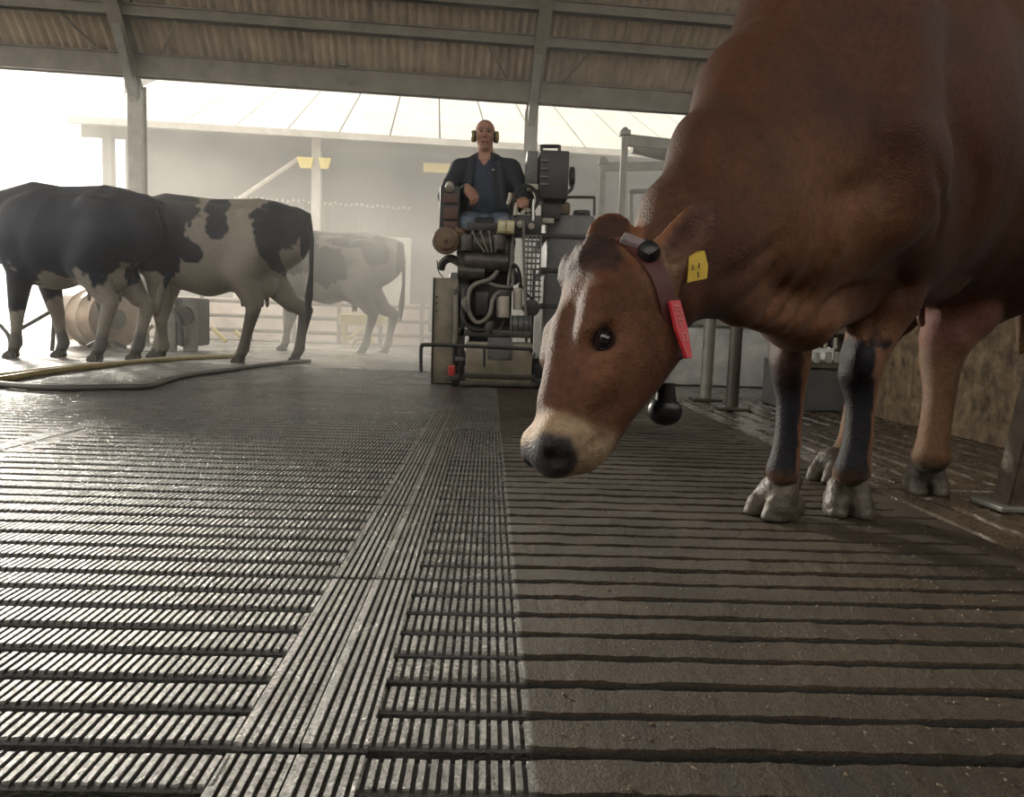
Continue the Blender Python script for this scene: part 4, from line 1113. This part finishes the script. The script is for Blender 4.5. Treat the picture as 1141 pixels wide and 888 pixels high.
# ============================================================ YARD AND FAR BARN
M_WROOF = mat('pale_roof_sheet', (.74,.70,.60), .55, nscale=1.5, col2=(.55,.51,.42), bump=.15, bscale=15)
M_FARW = mat('far_cladding', (.13,.125,.11), .8, nscale=.9, col2=(.08,.077,.07))
M_LITE = mat('pale_post_paint', (.55,.52,.45), .5, nscale=5, namt=.3)
M_SIGN = mat('yellow_sign', (.80,.66,.16), .5, nscale=6, namt=.2)
B0 = W(300, 146, 15.6)
PB = math.tan(math.radians(24))
def FB(x, s, dz=0): return B0+EX*x-EY*s+Vector((0,0,max(s,0)*PB+dz))     # s metres beyond its eave
def x_at(u, s=0, dz=0, lo=-12, hi=22):
    return min((abs(PX(FB(x/20, s, dz))[0]-u), x/20) for x in range(lo*20, hi*20))[1]
xl = x_at(90)
far = empty('far_barn', (B0.x, B0.y, 0)); tag(far, 'far open-fronted barn with bright pale roof across the yard', 'building')
SW = 1.02; i = 0; x = xl
while x < xl+19.5:
    bm = NB(); n = 12
    top = [[], []]; bot = [[], []]
    for j in range(n+1):
        z = .018*math.cos(math.pi*j)
        for q, s in enumerate((-.25, 9.2)):
            top[q].append(bm.verts.new(FB(x+(SW-.035)*j/n, s, .10+z+(0 if s > 0 else s*PB)))); bot[q].append(bm.verts.new(FB(x+(SW-.035)*j/n, s, .06+z+(0 if s > 0 else s*PB))))
    for j in range(n):
        bm.faces.new((top[0][j], top[0][j+1], top[1][j+1], top[1][j])); bm.faces.new((bot[0][j], bot[1][j], bot[1][j+1], bot[0][j+1]))
        for q in (0, 1): bm.faces.new((top[q][j], top[q][j+1], bot[q][j+1], bot[q][j]))
    for j in (0, n): bm.faces.new((top[0][j], top[1][j], bot[1][j], bot[0][j]))
    obj('roof_sheet', bm, M_WROOF, far); x += SW
bm = NB(); prism(bm, [FB(xl-.1,-.3,-.03), FB(xl-.1,-.42,-.03), FB(xl-.1,-.42,-.16), FB(xl-.1,-.3,-.16)], EX*19.8); obj('gutter', bm, M_LITE, far)
bm = NB(); prism(bm, [FB(xl,0,-.02), FB(xl,.12,-.02), FB(xl,.12,-.34), FB(xl,0,-.34)], EX*19.6); obj('fascia_beam', bm, M_FARW, far)
bm = NB(); p0 = FB(xl-2.5, 9); p1 = FB(xl+19.6, 9); prism(bm, [Vector((p0.x,p0.y,0)), Vector((p0.x,p0.y,p0.z)), Vector((p0.x,p0.y+.15,p0.z)), Vector((p0.x,p0.y+.15,0))], Vector((p1.x-p0.x, p1.y-p0.y, 0))); obj('rear_wall', bm, M_FARW, far)
for s0 in (0, 19.5):
    bm = NB(); a = FB(xl+s0, .1); b = FB(xl+s0, 9)
    if s0: prism(bm, [Vector((a.x,a.y,0)), a, b, Vector((b.x,b.y,0))], EX*.1); obj('end_wall', bm, M_FARW, far)
for u in (122, 352, 600, 760):
    x = x_at(u, .06, -2); c = FB(x, .06, 0); pst = None
    bm = NB(); box2(bm, (c.x-.09, c.y-.09, 0), (c.x+.09, c.y+.09, c.z-.02)); pst = obj('front_post', bm, M_LITE if u == 352 else M_FARW, far)
    if u == 352:
        for sd, w_ in ((-1, .40), (1, .30)):
            q = W(352, 182, PX(c)[2]-.15); bm = NB(); 
            prism(bm, [q+Vector((sd*.05,0,.12)), q+Vector((sd*w_,0,.12)), q+Vector((sd*w_*.8,0,-.10)), q+Vector((sd*.10,0,-.10))], (0,.08,0)); obj('gusset', bm, M_SIGN, pst, label='yellow painted gusset plate')
        bm = NB(); tube(bm, [W(333,177,PX(c)[2]), W(266,222,PX(c)[2])], .05, 8); obj('brace', bm, M_LITE, pst)
bm = NB(); q = W(487,187,16.3); box(bm, q, (.58,.05,.20), bev=.01); tag(obj('yellow_sign_board', bm, M_SIGN), 'small yellow sign board in the far barn left of the man', 'sign')
# parapet with barred railing
dR = 17.0
rail = empty('barred_railing', G(360, 372)); 
p = W(368, 300, dR); rail.location = (p.x, p.y, 0)
tag(rail, 'pale upright barred railing behind the misty cow', 'railing')
za = W(368,226,dR).z; zb = W(368,262,dR).z
bm = NB(); a = W(262,260,dR); b = W(458,266,dR); box2(bm, (a.x, p.y, 0), (b.x, p.y+.15, zb)); obj('parapet', bm, M_LITE, rail)
bm = NB(); box2(bm, (a.x, p.y-.02, zb+.46), (b.x, p.y+.02, zb+.49)); obj('rail', bm, M_FARW, rail)
n = 34
for i in range(n):
    x = a.x+(b.x-a.x)*(i+.5)/n
    if i in (15, 16): continue
    h = za+random.uniform(-.02,.02)-(i/n)*.10
    bm = NB(); cyl(bm, (x, p.y, zb), (x, p.y, h), .014, seg=6); br = obj('bar', bm, M_FARW, rail)
    bm = NB(); ball(bm, (x, p.y-.01, h+.02), .034, u=8, v=6); obj('tip_glint', bm, M_LITE, br, smooth=True)  # pale balls stand in for the glints on the bar tips
# low rail fence in the yard
dF = 12.2
fen = empty('rail_fence', (G(340,385).x, W(340,380,dF).y, 0)); tag(fen, 'low tubular rail fence seen under the cows', 'fence')
for v in (338, 354, 370, 382):
    a = W(140, v-8, dF); b = W(480, v+4, dF); z = W(330, v, dF).z; bm = NB(); tube(bm, [Vector((a.x, a.y, z)), Vector((b.x, b.y, z))], .03, 8); obj('rail', bm, M_STEEL, fen, smooth=True)
for u in (148, 226, 280, 328, 378, 424, 470):
    a = W(u, 380, dF); bm = NB(); cyl(bm, (a.x, a.y-.04, 0), (a.x, a.y-.04, .74), .032, seg=8); obj('post', bm, M_STEEL, fen, smooth=True)
M_WALLB = mat('pale_yard_wall', (.55,.47,.40), .8, nscale=2.5, col2=(.34,.26,.21))
bm = NB(); a = W(120, 360, 14.2); b = W(475, 360, 14.2); box2(bm, (a.x, a.y, 0), (b.x, a.y+.2, .72)); tag(obj('yard_wall', bm, M_WALLB), 'low pale pinkish wall behind the rail fence', 'wall', kind='structure')
# yellow cart by the fence
M_YC = mat('yellow_cart_paint', (.62,.52,.22), .5, nscale=8, namt=.25)
dC = 11.2
ct = empty('yellow_cart', (W(405,380,dC).x, W(405,380,dC).y, 0)); tag(ct, 'pale yellow hand cart by the rail fence', 'cart')
def KC(u, v, dy=0): p = W(u, v, dC); return Vector((p.x, ct.location.y+dy, p.z))
bm = NB(); box2(bm, KC(378,362,0), KC(426,351,.5), bev=.02); obj('tray', bm, M_YC, ct)
bm = NB(); box2(bm, KC(379,382,.1), KC(385,360,.2), bev=.01); obj('leg', bm, M_YC, ct)
bm = NB(); tube(bm, [KC(386,378), KC(410,364), KC(416,383)], .03, 8); obj('frame', bm, M_YC, ct)
bm = NB(); tube(bm, [KC(399+8*math.cos(t), 386-8*math.sin(t), .1) for t in np.linspace(0, 2*math.pi, 17)], .028, 8); obj('wheel', bm, M_YC, ct, smooth=True)
for pts in (((237,372),(252,386)), ((262,374),(275,386))):
    pp = [W(u, v, 11.0) for u, v in pts]; dz = max(0.0, -(min(q.z for q in pp)-.035)); pp = [q+Vector((0,0,dz)) for q in pp]
    bm = NB(); tube(bm, pp, .035, 8); tag(obj('pipe_offcut', bm, M_YC), 'pale pipe lying on the wet ground, %s of the pair under the cow' % ('left' if pts[0][0] < 250 else 'right'), 'pipe')
# ============================================================ LEFT CLUTTER UNDER THE COWS
dD = 8.9
dz = G(108, 384); dr = empty('steel_drum', (W(108,380,dD).x, W(108,380,dD).y, 0)); tag(dr, 'ribbed rusty steel drum lying behind the black cow', 'drum')
c = W(110, 350, dD); r_ = c.z if c.z < .36 else .36; r_ = .33
bm = NB(); ax = Vector((.86,-.5,0)).normalized(); st = Vector((c.x, c.y, r_))-ax*.32
lathe(bm, st, ax, ((0,.05),(0,r_-.02),(.01,r_),(.2,r_),(.215,r_+.012),(.23,r_),(.42,r_),(.435,r_+.012),(.45,r_),(.64,r_),(.65,r_-.02),(.65,.05)), 28)
obj('shell', bm, mat('drum_metal', (.36,.25,.17), .35, .5, nscale=5, namt=.4), dr, smooth=True)
bm = NB(); lathe(bm, st+ax*.64, ax, ((0,.03),(.0,.12),(.02,.12),(.02,.03)), 16); obj('bung', bm, M_IRON, dr, smooth=True)
pu = empty('pump_unit', (W(210,390,8.6).x, W(210,390,8.6).y, 0)); tag(pu, 'grey pump unit behind the front legs of the middle cow', 'pump')
def KP(u, v, dy=0): p = W(u, v, 8.6); return Vector((p.x, pu.location.y+dy, p.z))
bm = NB(); box2(bm, Vector((KP(192,0).x, pu.location.y, .06)), KP(222,332,.4), bev=.03); obj('housing', bm, M_GREY, pu)
for u in (194, 217): bm = NB(); box2(bm, Vector((KP(u,0).x, pu.location.y-.03, 0)), KP(u+5,334,.02), bev=.01); obj('leg', bm, M_POST, pu)
bm = NB(); tube(bm, smoothpts([KP(196,345,-.05), KP(203,352,-.1), KP(207,370,-.1), KP(205,385,-.05)], 4), .025, 8); obj('hose', bm, M_RUB, pu, smooth=True)
bm = NB(); lathe(bm, KP(208,352,-.06), (0,1,0), ((0,.02),(0,.10),(.06,.12),(.08,.12)), 18); obj('fan_cover', bm, M_IRON, pu, smooth=True)
tr = empty('pipe_trestle', (W(120,380,7.6).x, W(120,380,7.6).y, 0)); tag(tr, 'bent pipe trestle standing behind the black cow', 'trestle')
for pts in (((107,327),(112,350),(115,372),(121,388)), ((115,330),(113,352),(118,388)), ((98,386),(118,378),(140,388)), ((150,386),(160,372),(170,362))):
    pp = [W(u, v, 7.6) for u, v in pts]; bm = NB(); tube(bm, smoothpts([Vector((q.x, q.y, max(q.z,.03))) for q in pp], 3), .022, 8); obj('pipe', bm, M_DARK if pts[0][0] < 150 else M_LITE, tr, smooth=True)
bm = NB(); q = W(8, 330, 7.4)
lt_ = empty('feed_barrow', (q.x, q.y, 0)); tag(lt_, 'dark frame stand behind the black cow at the left edge', 'stand')
for pts in (((20,330),(22,350),(20,368)), ((20,368),(48,352),(60,345)), ((0,362),(10,375),(12,395)), ((60,335),(60,362),(58,392))):
    pp = [W(u, v, 7.4) for u, v in pts]; bm = NB(); tube(bm, smoothpts([Vector((p_.x, p_.y, max(p_.z,.02))) for p_ in pp], 3), .02, 8); obj('bar', bm, M_DARK, lt_, smooth=True)
# hoses across the floor
M_YH = mat('yellow_hose', (.42,.33,.13), .45, nscale=9, namt=.35)
M_GH = mat('dark_hose', (.11,.10,.085), .45, nscale=9, namt=.3)
def ghose(name, pts, r, m_, label, z=0):
    P = [G(u, v) for u, v in pts]; P = [Vector((p.x, p.y, r+z)) for p in P]; bm = NB(); tube(bm, smoothpts(P, 6), r, 10); tag(obj(name, bm, m_, smooth=True), label, 'hose')
ghose('floor_hose', ((-40,432),(0,427),(52,418),(105,411),(150,406),(180,403),(215,401),(260,399)), .021, M_YH, 'yellow hose lying on the floor nearest the black cow')
ghose('floor_hose', ((-40,427),(2,432),(60,436),(130,435),(165,434),(186,427),(215,420),(260,414),(300,408),(345,404)), .018, M_GH, 'dull dark hose curving across the floor in front of the cows')
ghose('floor_hose', ((-40,424),(0,421),(40,416),(75,411.5),(110,408)), .016, M_YH, 'thin yellow hose end beside the long yellow hose')
# ============================================================ RIGHT: STALL FRAMES, TANK, RACK
st1 = empty('cattle_stall', (W(697,390,7).x, W(697,390,7).y, 0)); tag(st1, 'grey steel stall frame with overhead channels beside the machine', 'stall')
def frame_post(u, vt, d, w_, parent, m_=None):
    p = W(u, vt, d); bm = NB(); box2(bm, (p.x-w_/2, p.y-w_/2, 0), (p.x+w_/2, p.y+w_/2, p.z)); o = obj('post', bm, m_ or M_POST, parent)
    bm = NB(); box2(bm, (p.x-w_*.8, p.y-w_*.8, p.z-.02), (p.x+w_*.8, p.y+w_*.8, p.z+.03), bev=.008); ball(bm, (p.x, p.y, p.z+.03), w_*.55, u=10, v=6); obj('cap', bm, m_ or M_POST, o)
    return p
frame_post(696.5, 149, 7.0, .058, st1); frame_post(672, 181, 8.2, .062, st1)
for a, b, d, h in (((698,156),(790,166),7.0,.10), ((704,165),(780,182),7.3,.09), ((674,186),(790,184),8.2,.09)):
    pa, pb = W(*a, d), W(*b, d+.3); bm = NB(); e = (pb-pa).normalized(); x_, y_, _ = frame_of(e); box(bm, (pa+pb)/2, ((pb-pa).length, .05, h), Matrix((e, y_.cross(e) if False else e.cross(UP).normalized()*-1, e.cross(e.cross(UP)).normalized()*-1)).transposed()); obj('channel', bm, M_POST, st1)
bm = NB(); tube(bm, smoothpts([W(703,300,7.1), W(703,225,7.1), W(704,216,7.1), W(709,213,7.1), W(760,213,7.2)], 4), .022, 8); obj('loop_rail', bm, M_POST, st1, smooth=True)
p = W(703,300,7.1); bm = NB(); cyl(bm, (p.x,p.y,0), p, .022, seg=8); obj('loop_rail_leg', bm, M_POST, st1, smooth=True)
# two round posts with feet
M_PIPE = mat('dark_pipe', (.10,.085,.068), .45, .3, nscale=8, namt=.4)
for (u, v, r_, lab_) in ((815, 456, .036, 'dark round steel post behind the neck of the brown cow'), (786, 446, .038, 'paler round steel post behind the jaw of the brown cow')):
    g = G(u, v); t = empty('stall_post', (g.x, g.y, 0)); tag(t, lab_, 'post')
    bm = NB(); cyl(bm, (g.x,g.y,0), (g.x,g.y,1.15), r_, seg=16); obj('tube', bm, M_PIPE if u == 815 else M_POST, t, smooth=True)
    bm = NB(); box2(bm, (g.x-.09,g.y-.08,0), (g.x+.09,g.y+.08,.016), bev=.004); obj('foot_plate', bm, M_PIPE, t)
ga, gb = G(815,456), G(786,446); bm = NB(); tube(bm, [Vector((ga.x-.4,ga.y+.24,.62)), Vector((gb.x+1.0,gb.y+.24,.62))], .02, 8); tag(obj('stall_rail', bm, M_POST, smooth=True), 'thin horizontal rail behind the round posts', 'rail')
# pale tank
tk = empty('pale_tank', (W(812,430,6.0).x, W(812,430,6.0).y, 0)); tag(tk, 'pale blotched tank behind the round posts', 'tank')
M_TANK = mat('blotched_white', (.58,.57,.53), .5, nscale=2.8, col2=(.22,.22,.21))
a = W(742,440,6.0); b = W(868,362,6.0); bm = NB(); box2(bm, (a.x, tk.location.y, .0), (b.x, tk.location.y+.7, b.z), bev=.06); obj('shell', bm, M_TANK, tk, smooth=True)
bm = NB(); box2(bm, (a.x-.02, tk.location.y-.03, b.z-.03), (b.x+.02, tk.location.y+.73, b.z+.02), bev=.01); obj('rim', bm, M_POST, tk)
# cluster rack on a steel box
g = G(925, 459); rk = empty('equipment_rack', (g.x, g.y, 0)); tag(rk, 'grey steel box with shelf of red and black milking gear, seen between the front legs', 'rack')
dK = PX(g)[2]
def KR(u, v, dy=0): p = W(u, v, dK); return Vector((p.x, g.y+dy, p.z))
bm = NB(); box2(bm, Vector((KR(892,0).x, g.y, 0)), KR(968,404,.45), bev=.012); obj('box', bm, M_GREY, rk)
bm = NB(); box2(bm, KR(896,371,-.02), KR(968,366.5,.3), bev=.004); obj('shelf', bm, M_STEEL, rk)
for u in (897, 963): bm = NB(); box2(bm, Vector((KR(u,0).x, g.y+.24, .3)), KR(u+4,330,.28)); obj('upright', bm, M_STEEL, rk)
bm = NB(); box2(bm, KR(893,409,-.02), KR(968,404,.1), bev=.003); obj('lip', bm, M_STEEL, rk)
for u0, u1, vt in ((914,922,348), (925,934,345), (948,958,350)):
    bm = NB(); c0 = KR((u0+u1)/2, 367, .08); c1 = KR((u0+u1)/2, vt, .08); w_ = (KR(u1,0)-KR(u0,0)).x/2
    lathe(bm, c0, (0,0,1), ((0,w_*.9),(.0,w_),((c1-c0).z*.75,w_),((c1-c0).z*.9,w_*.5),((c1-c0).z,w_*.45)), 14)
    bt = obj('bottle', bm, mat('red_bottle', (.40,.02,.03), .3) if u0 < 940 else M_DARK, rk, smooth=True)
    bm = NB(); cyl(bm, c1, c1+Vector((0,0,.012)), w_*.5, seg=10); obj('cap', bm, M_WHITE if u0 == 914 else M_DARK, bt)
for u in (908, 918, 929, 944):
    bm = NB(); lathe(bm, KR(u,388,.04), (0,0,1), ((0,.018),(.01,.028),(.05,.028),(.07,.014),(.09,.012)), 14); cu = obj('milking_cup', bm, M_DARK, rk, smooth=True)
    bm = NB(); cyl(bm, KR(u,376,.02), KR(u,388,.02), .013, seg=10); obj('liner', bm, M_WHITE, cu, smooth=True)
for u in (903, 916, 925, 933): bm = NB(); box2(bm, KR(u,404,-.03), KR(u+6,392,.0), bev=.004); obj('clip', bm, mat('dull_clip', (.34,.33,.30), .5), rk)
# dark post at the end of the wall and leaning post in front of it
g = G(1001, 464); bm = NB(); box2(bm, (g.x-.035, g.y-.035, 0), (g.x+.035, g.y+.035, 1.3), bev=.006); tag(obj('wall_post', bm, M_DARK), 'dark narrow post at the far end of the muddy wall', 'post')
g = G(1128, 566); t = empty('gate_post', (g.x, g.y, 0)); tag(t, 'muddy square steel post at the right edge of the photograph', 'post')
bm = NB(); r_ = .038; prism(bm, [g+Vector((-r_,-r_,0)), g+Vector((r_,-r_,0)), g+Vector((r_,r_,0)), g+Vector((-r_,r_,0))], Vector((.06,-.03,.58))); bmesh.ops.bevel(bm, geom=list(bm.edges), offset=.006, segments=2, affect='EDGES'); obj('tube', bm, mat('muddy_steel', (.13,.10,.07), .6, .2, nscale=14, col2=(.06,.042,.028), bump=.5, bscale=50), t)
bm = NB(); box2(bm, g+Vector((-.07,-.06,0)), g+Vector((.09,.07,.014)), bev=.003); obj('foot_plate', bm, M_POST, t)
# ============================================================ LOOSE BITS ON THE SLATS
rd = random.Random(11); tmp = NB(); bmesh.ops.create_icosphere(tmp, subdivisions=1, radius=1)
iv = np.array([v.co for v in tmp.verts]); iq = [tuple(v.index for v in f_.verts) for f_ in tmp.faces]; tmp.free()
gv, gf = [], []
for i in range(2600):
    x, y = rd.uniform(.09, 1.6), rd.uniform(.6, 2.6); s = rd.uniform(.0008, .0024)
    yy = ((y-ROW0) % PITCH_Y)
    if x < XR and (yy < .011 or yy > PITCH_Y-.011): continue
    t = rd.uniform(0, 6); e = rd.uniform(.7, 2.2); q = iv*s*np.array([e, 1, .6])
    o = len(gv); gv += [(x+p[0]*math.cos(t)-p[1]*math.sin(t), y+p[0]*math.sin(t)+p[1]*math.cos(t), s*.35+p[2]) for p in q.tolist()]
    gf += [tuple(k_+o for k_ in q_) for q_ in iq]
gm = mk('grit', gv, gf, mat('straw_grit', (.26,.21,.14), .4, nscale=120, col2=(.07,.05,.03)))
tag(link('grit', gm), 'scattered grit and chaff on the brown slats', 'grit', kind='stuff')
# ============================================================ MIST
def haze():
    bm = NB(); box2(bm, (-13.0, 2.6, .004), (9.5, 15.0, 6.5))
    M = bpy.data.materials.new('mist'); M.use_nodes = True; n = M.node_tree.nodes; l = M.node_tree.links
    n.remove(n['Principled BSDF']); out = n['Material Output']
    v = n.new('ShaderNodeVolumePrincipled'); v.inputs['Color'].default_value = (1, .975, .93, 1); v.inputs['Anisotropy'].default_value = .45
    g = n.new('ShaderNodeNewGeometry'); sx = n.new('ShaderNodeSeparateXYZ'); l.new(g.outputs['Position'], sx.inputs[0])
    def rng(src, a, b, c, d):
        r = n.new('ShaderNodeMapRange'); r.interpolation_type = 'SMOOTHSTEP'; r.inputs[1].default_value = a; r.inputs[2].default_value = b; r.inputs[3].default_value = c; r.inputs[4].default_value = d
        l.new(src, r.inputs[0]); return r.outputs[0]
    def op(o, a, b):
        m_ = n.new('ShaderNodeMath'); m_.operation = o
        for i, s in enumerate((a, b)):
            if isinstance(s, (int, float)): m_.inputs[i].default_value = s
            else: l.new(s, m_.inputs[i])
        return m_.outputs[0]
    t = n.new('ShaderNodeTexNoise'); t.inputs['Scale'].default_value = .55; t.inputs['Detail'].default_value = 2; l.new(g.outputs['Position'], t.inputs['Vector'])
    base = op('MULTIPLY', rng(sx.outputs['Y'], 3.4, 9.5, .0, HZ[0]), rng(t.outputs['Fac'], .3, .7, .45, 1.5))
    d = n.new('ShaderNodeVectorMath'); d.operation = 'DISTANCE'; l.new(g.outputs['Position'], d.inputs[0]); d.inputs[1].default_value = (-.6, 8.3, .5)
    blob = rng(d.outputs['Value'], .2, 2.4, HZ[1], 0)
    d2 = n.new('ShaderNodeVectorMath'); d2.operation = 'DISTANCE'; l.new(g.outputs['Position'], d2.inputs[0]); d2.inputs[1].default_value = (1.3, 6.6, .9)
    blob2 = rng(d2.outputs['Value'], .3, 2.2, HZ[2], 0)
    tot = op('ADD', base, op('MULTIPLY', op('ADD', blob, blob2), rng(t.outputs['Fac'], .3, .7, .6, 1.4)))
    l.new(tot, v.inputs['Density']); l.new(v.outputs[0], out.inputs['Volume'])
    o = obj('mist', bm, M); tag(o, 'pale dusty mist drifting around the machine and yard', 'mist', kind='stuff')
HZ = (.034, .26, .10)
haze()
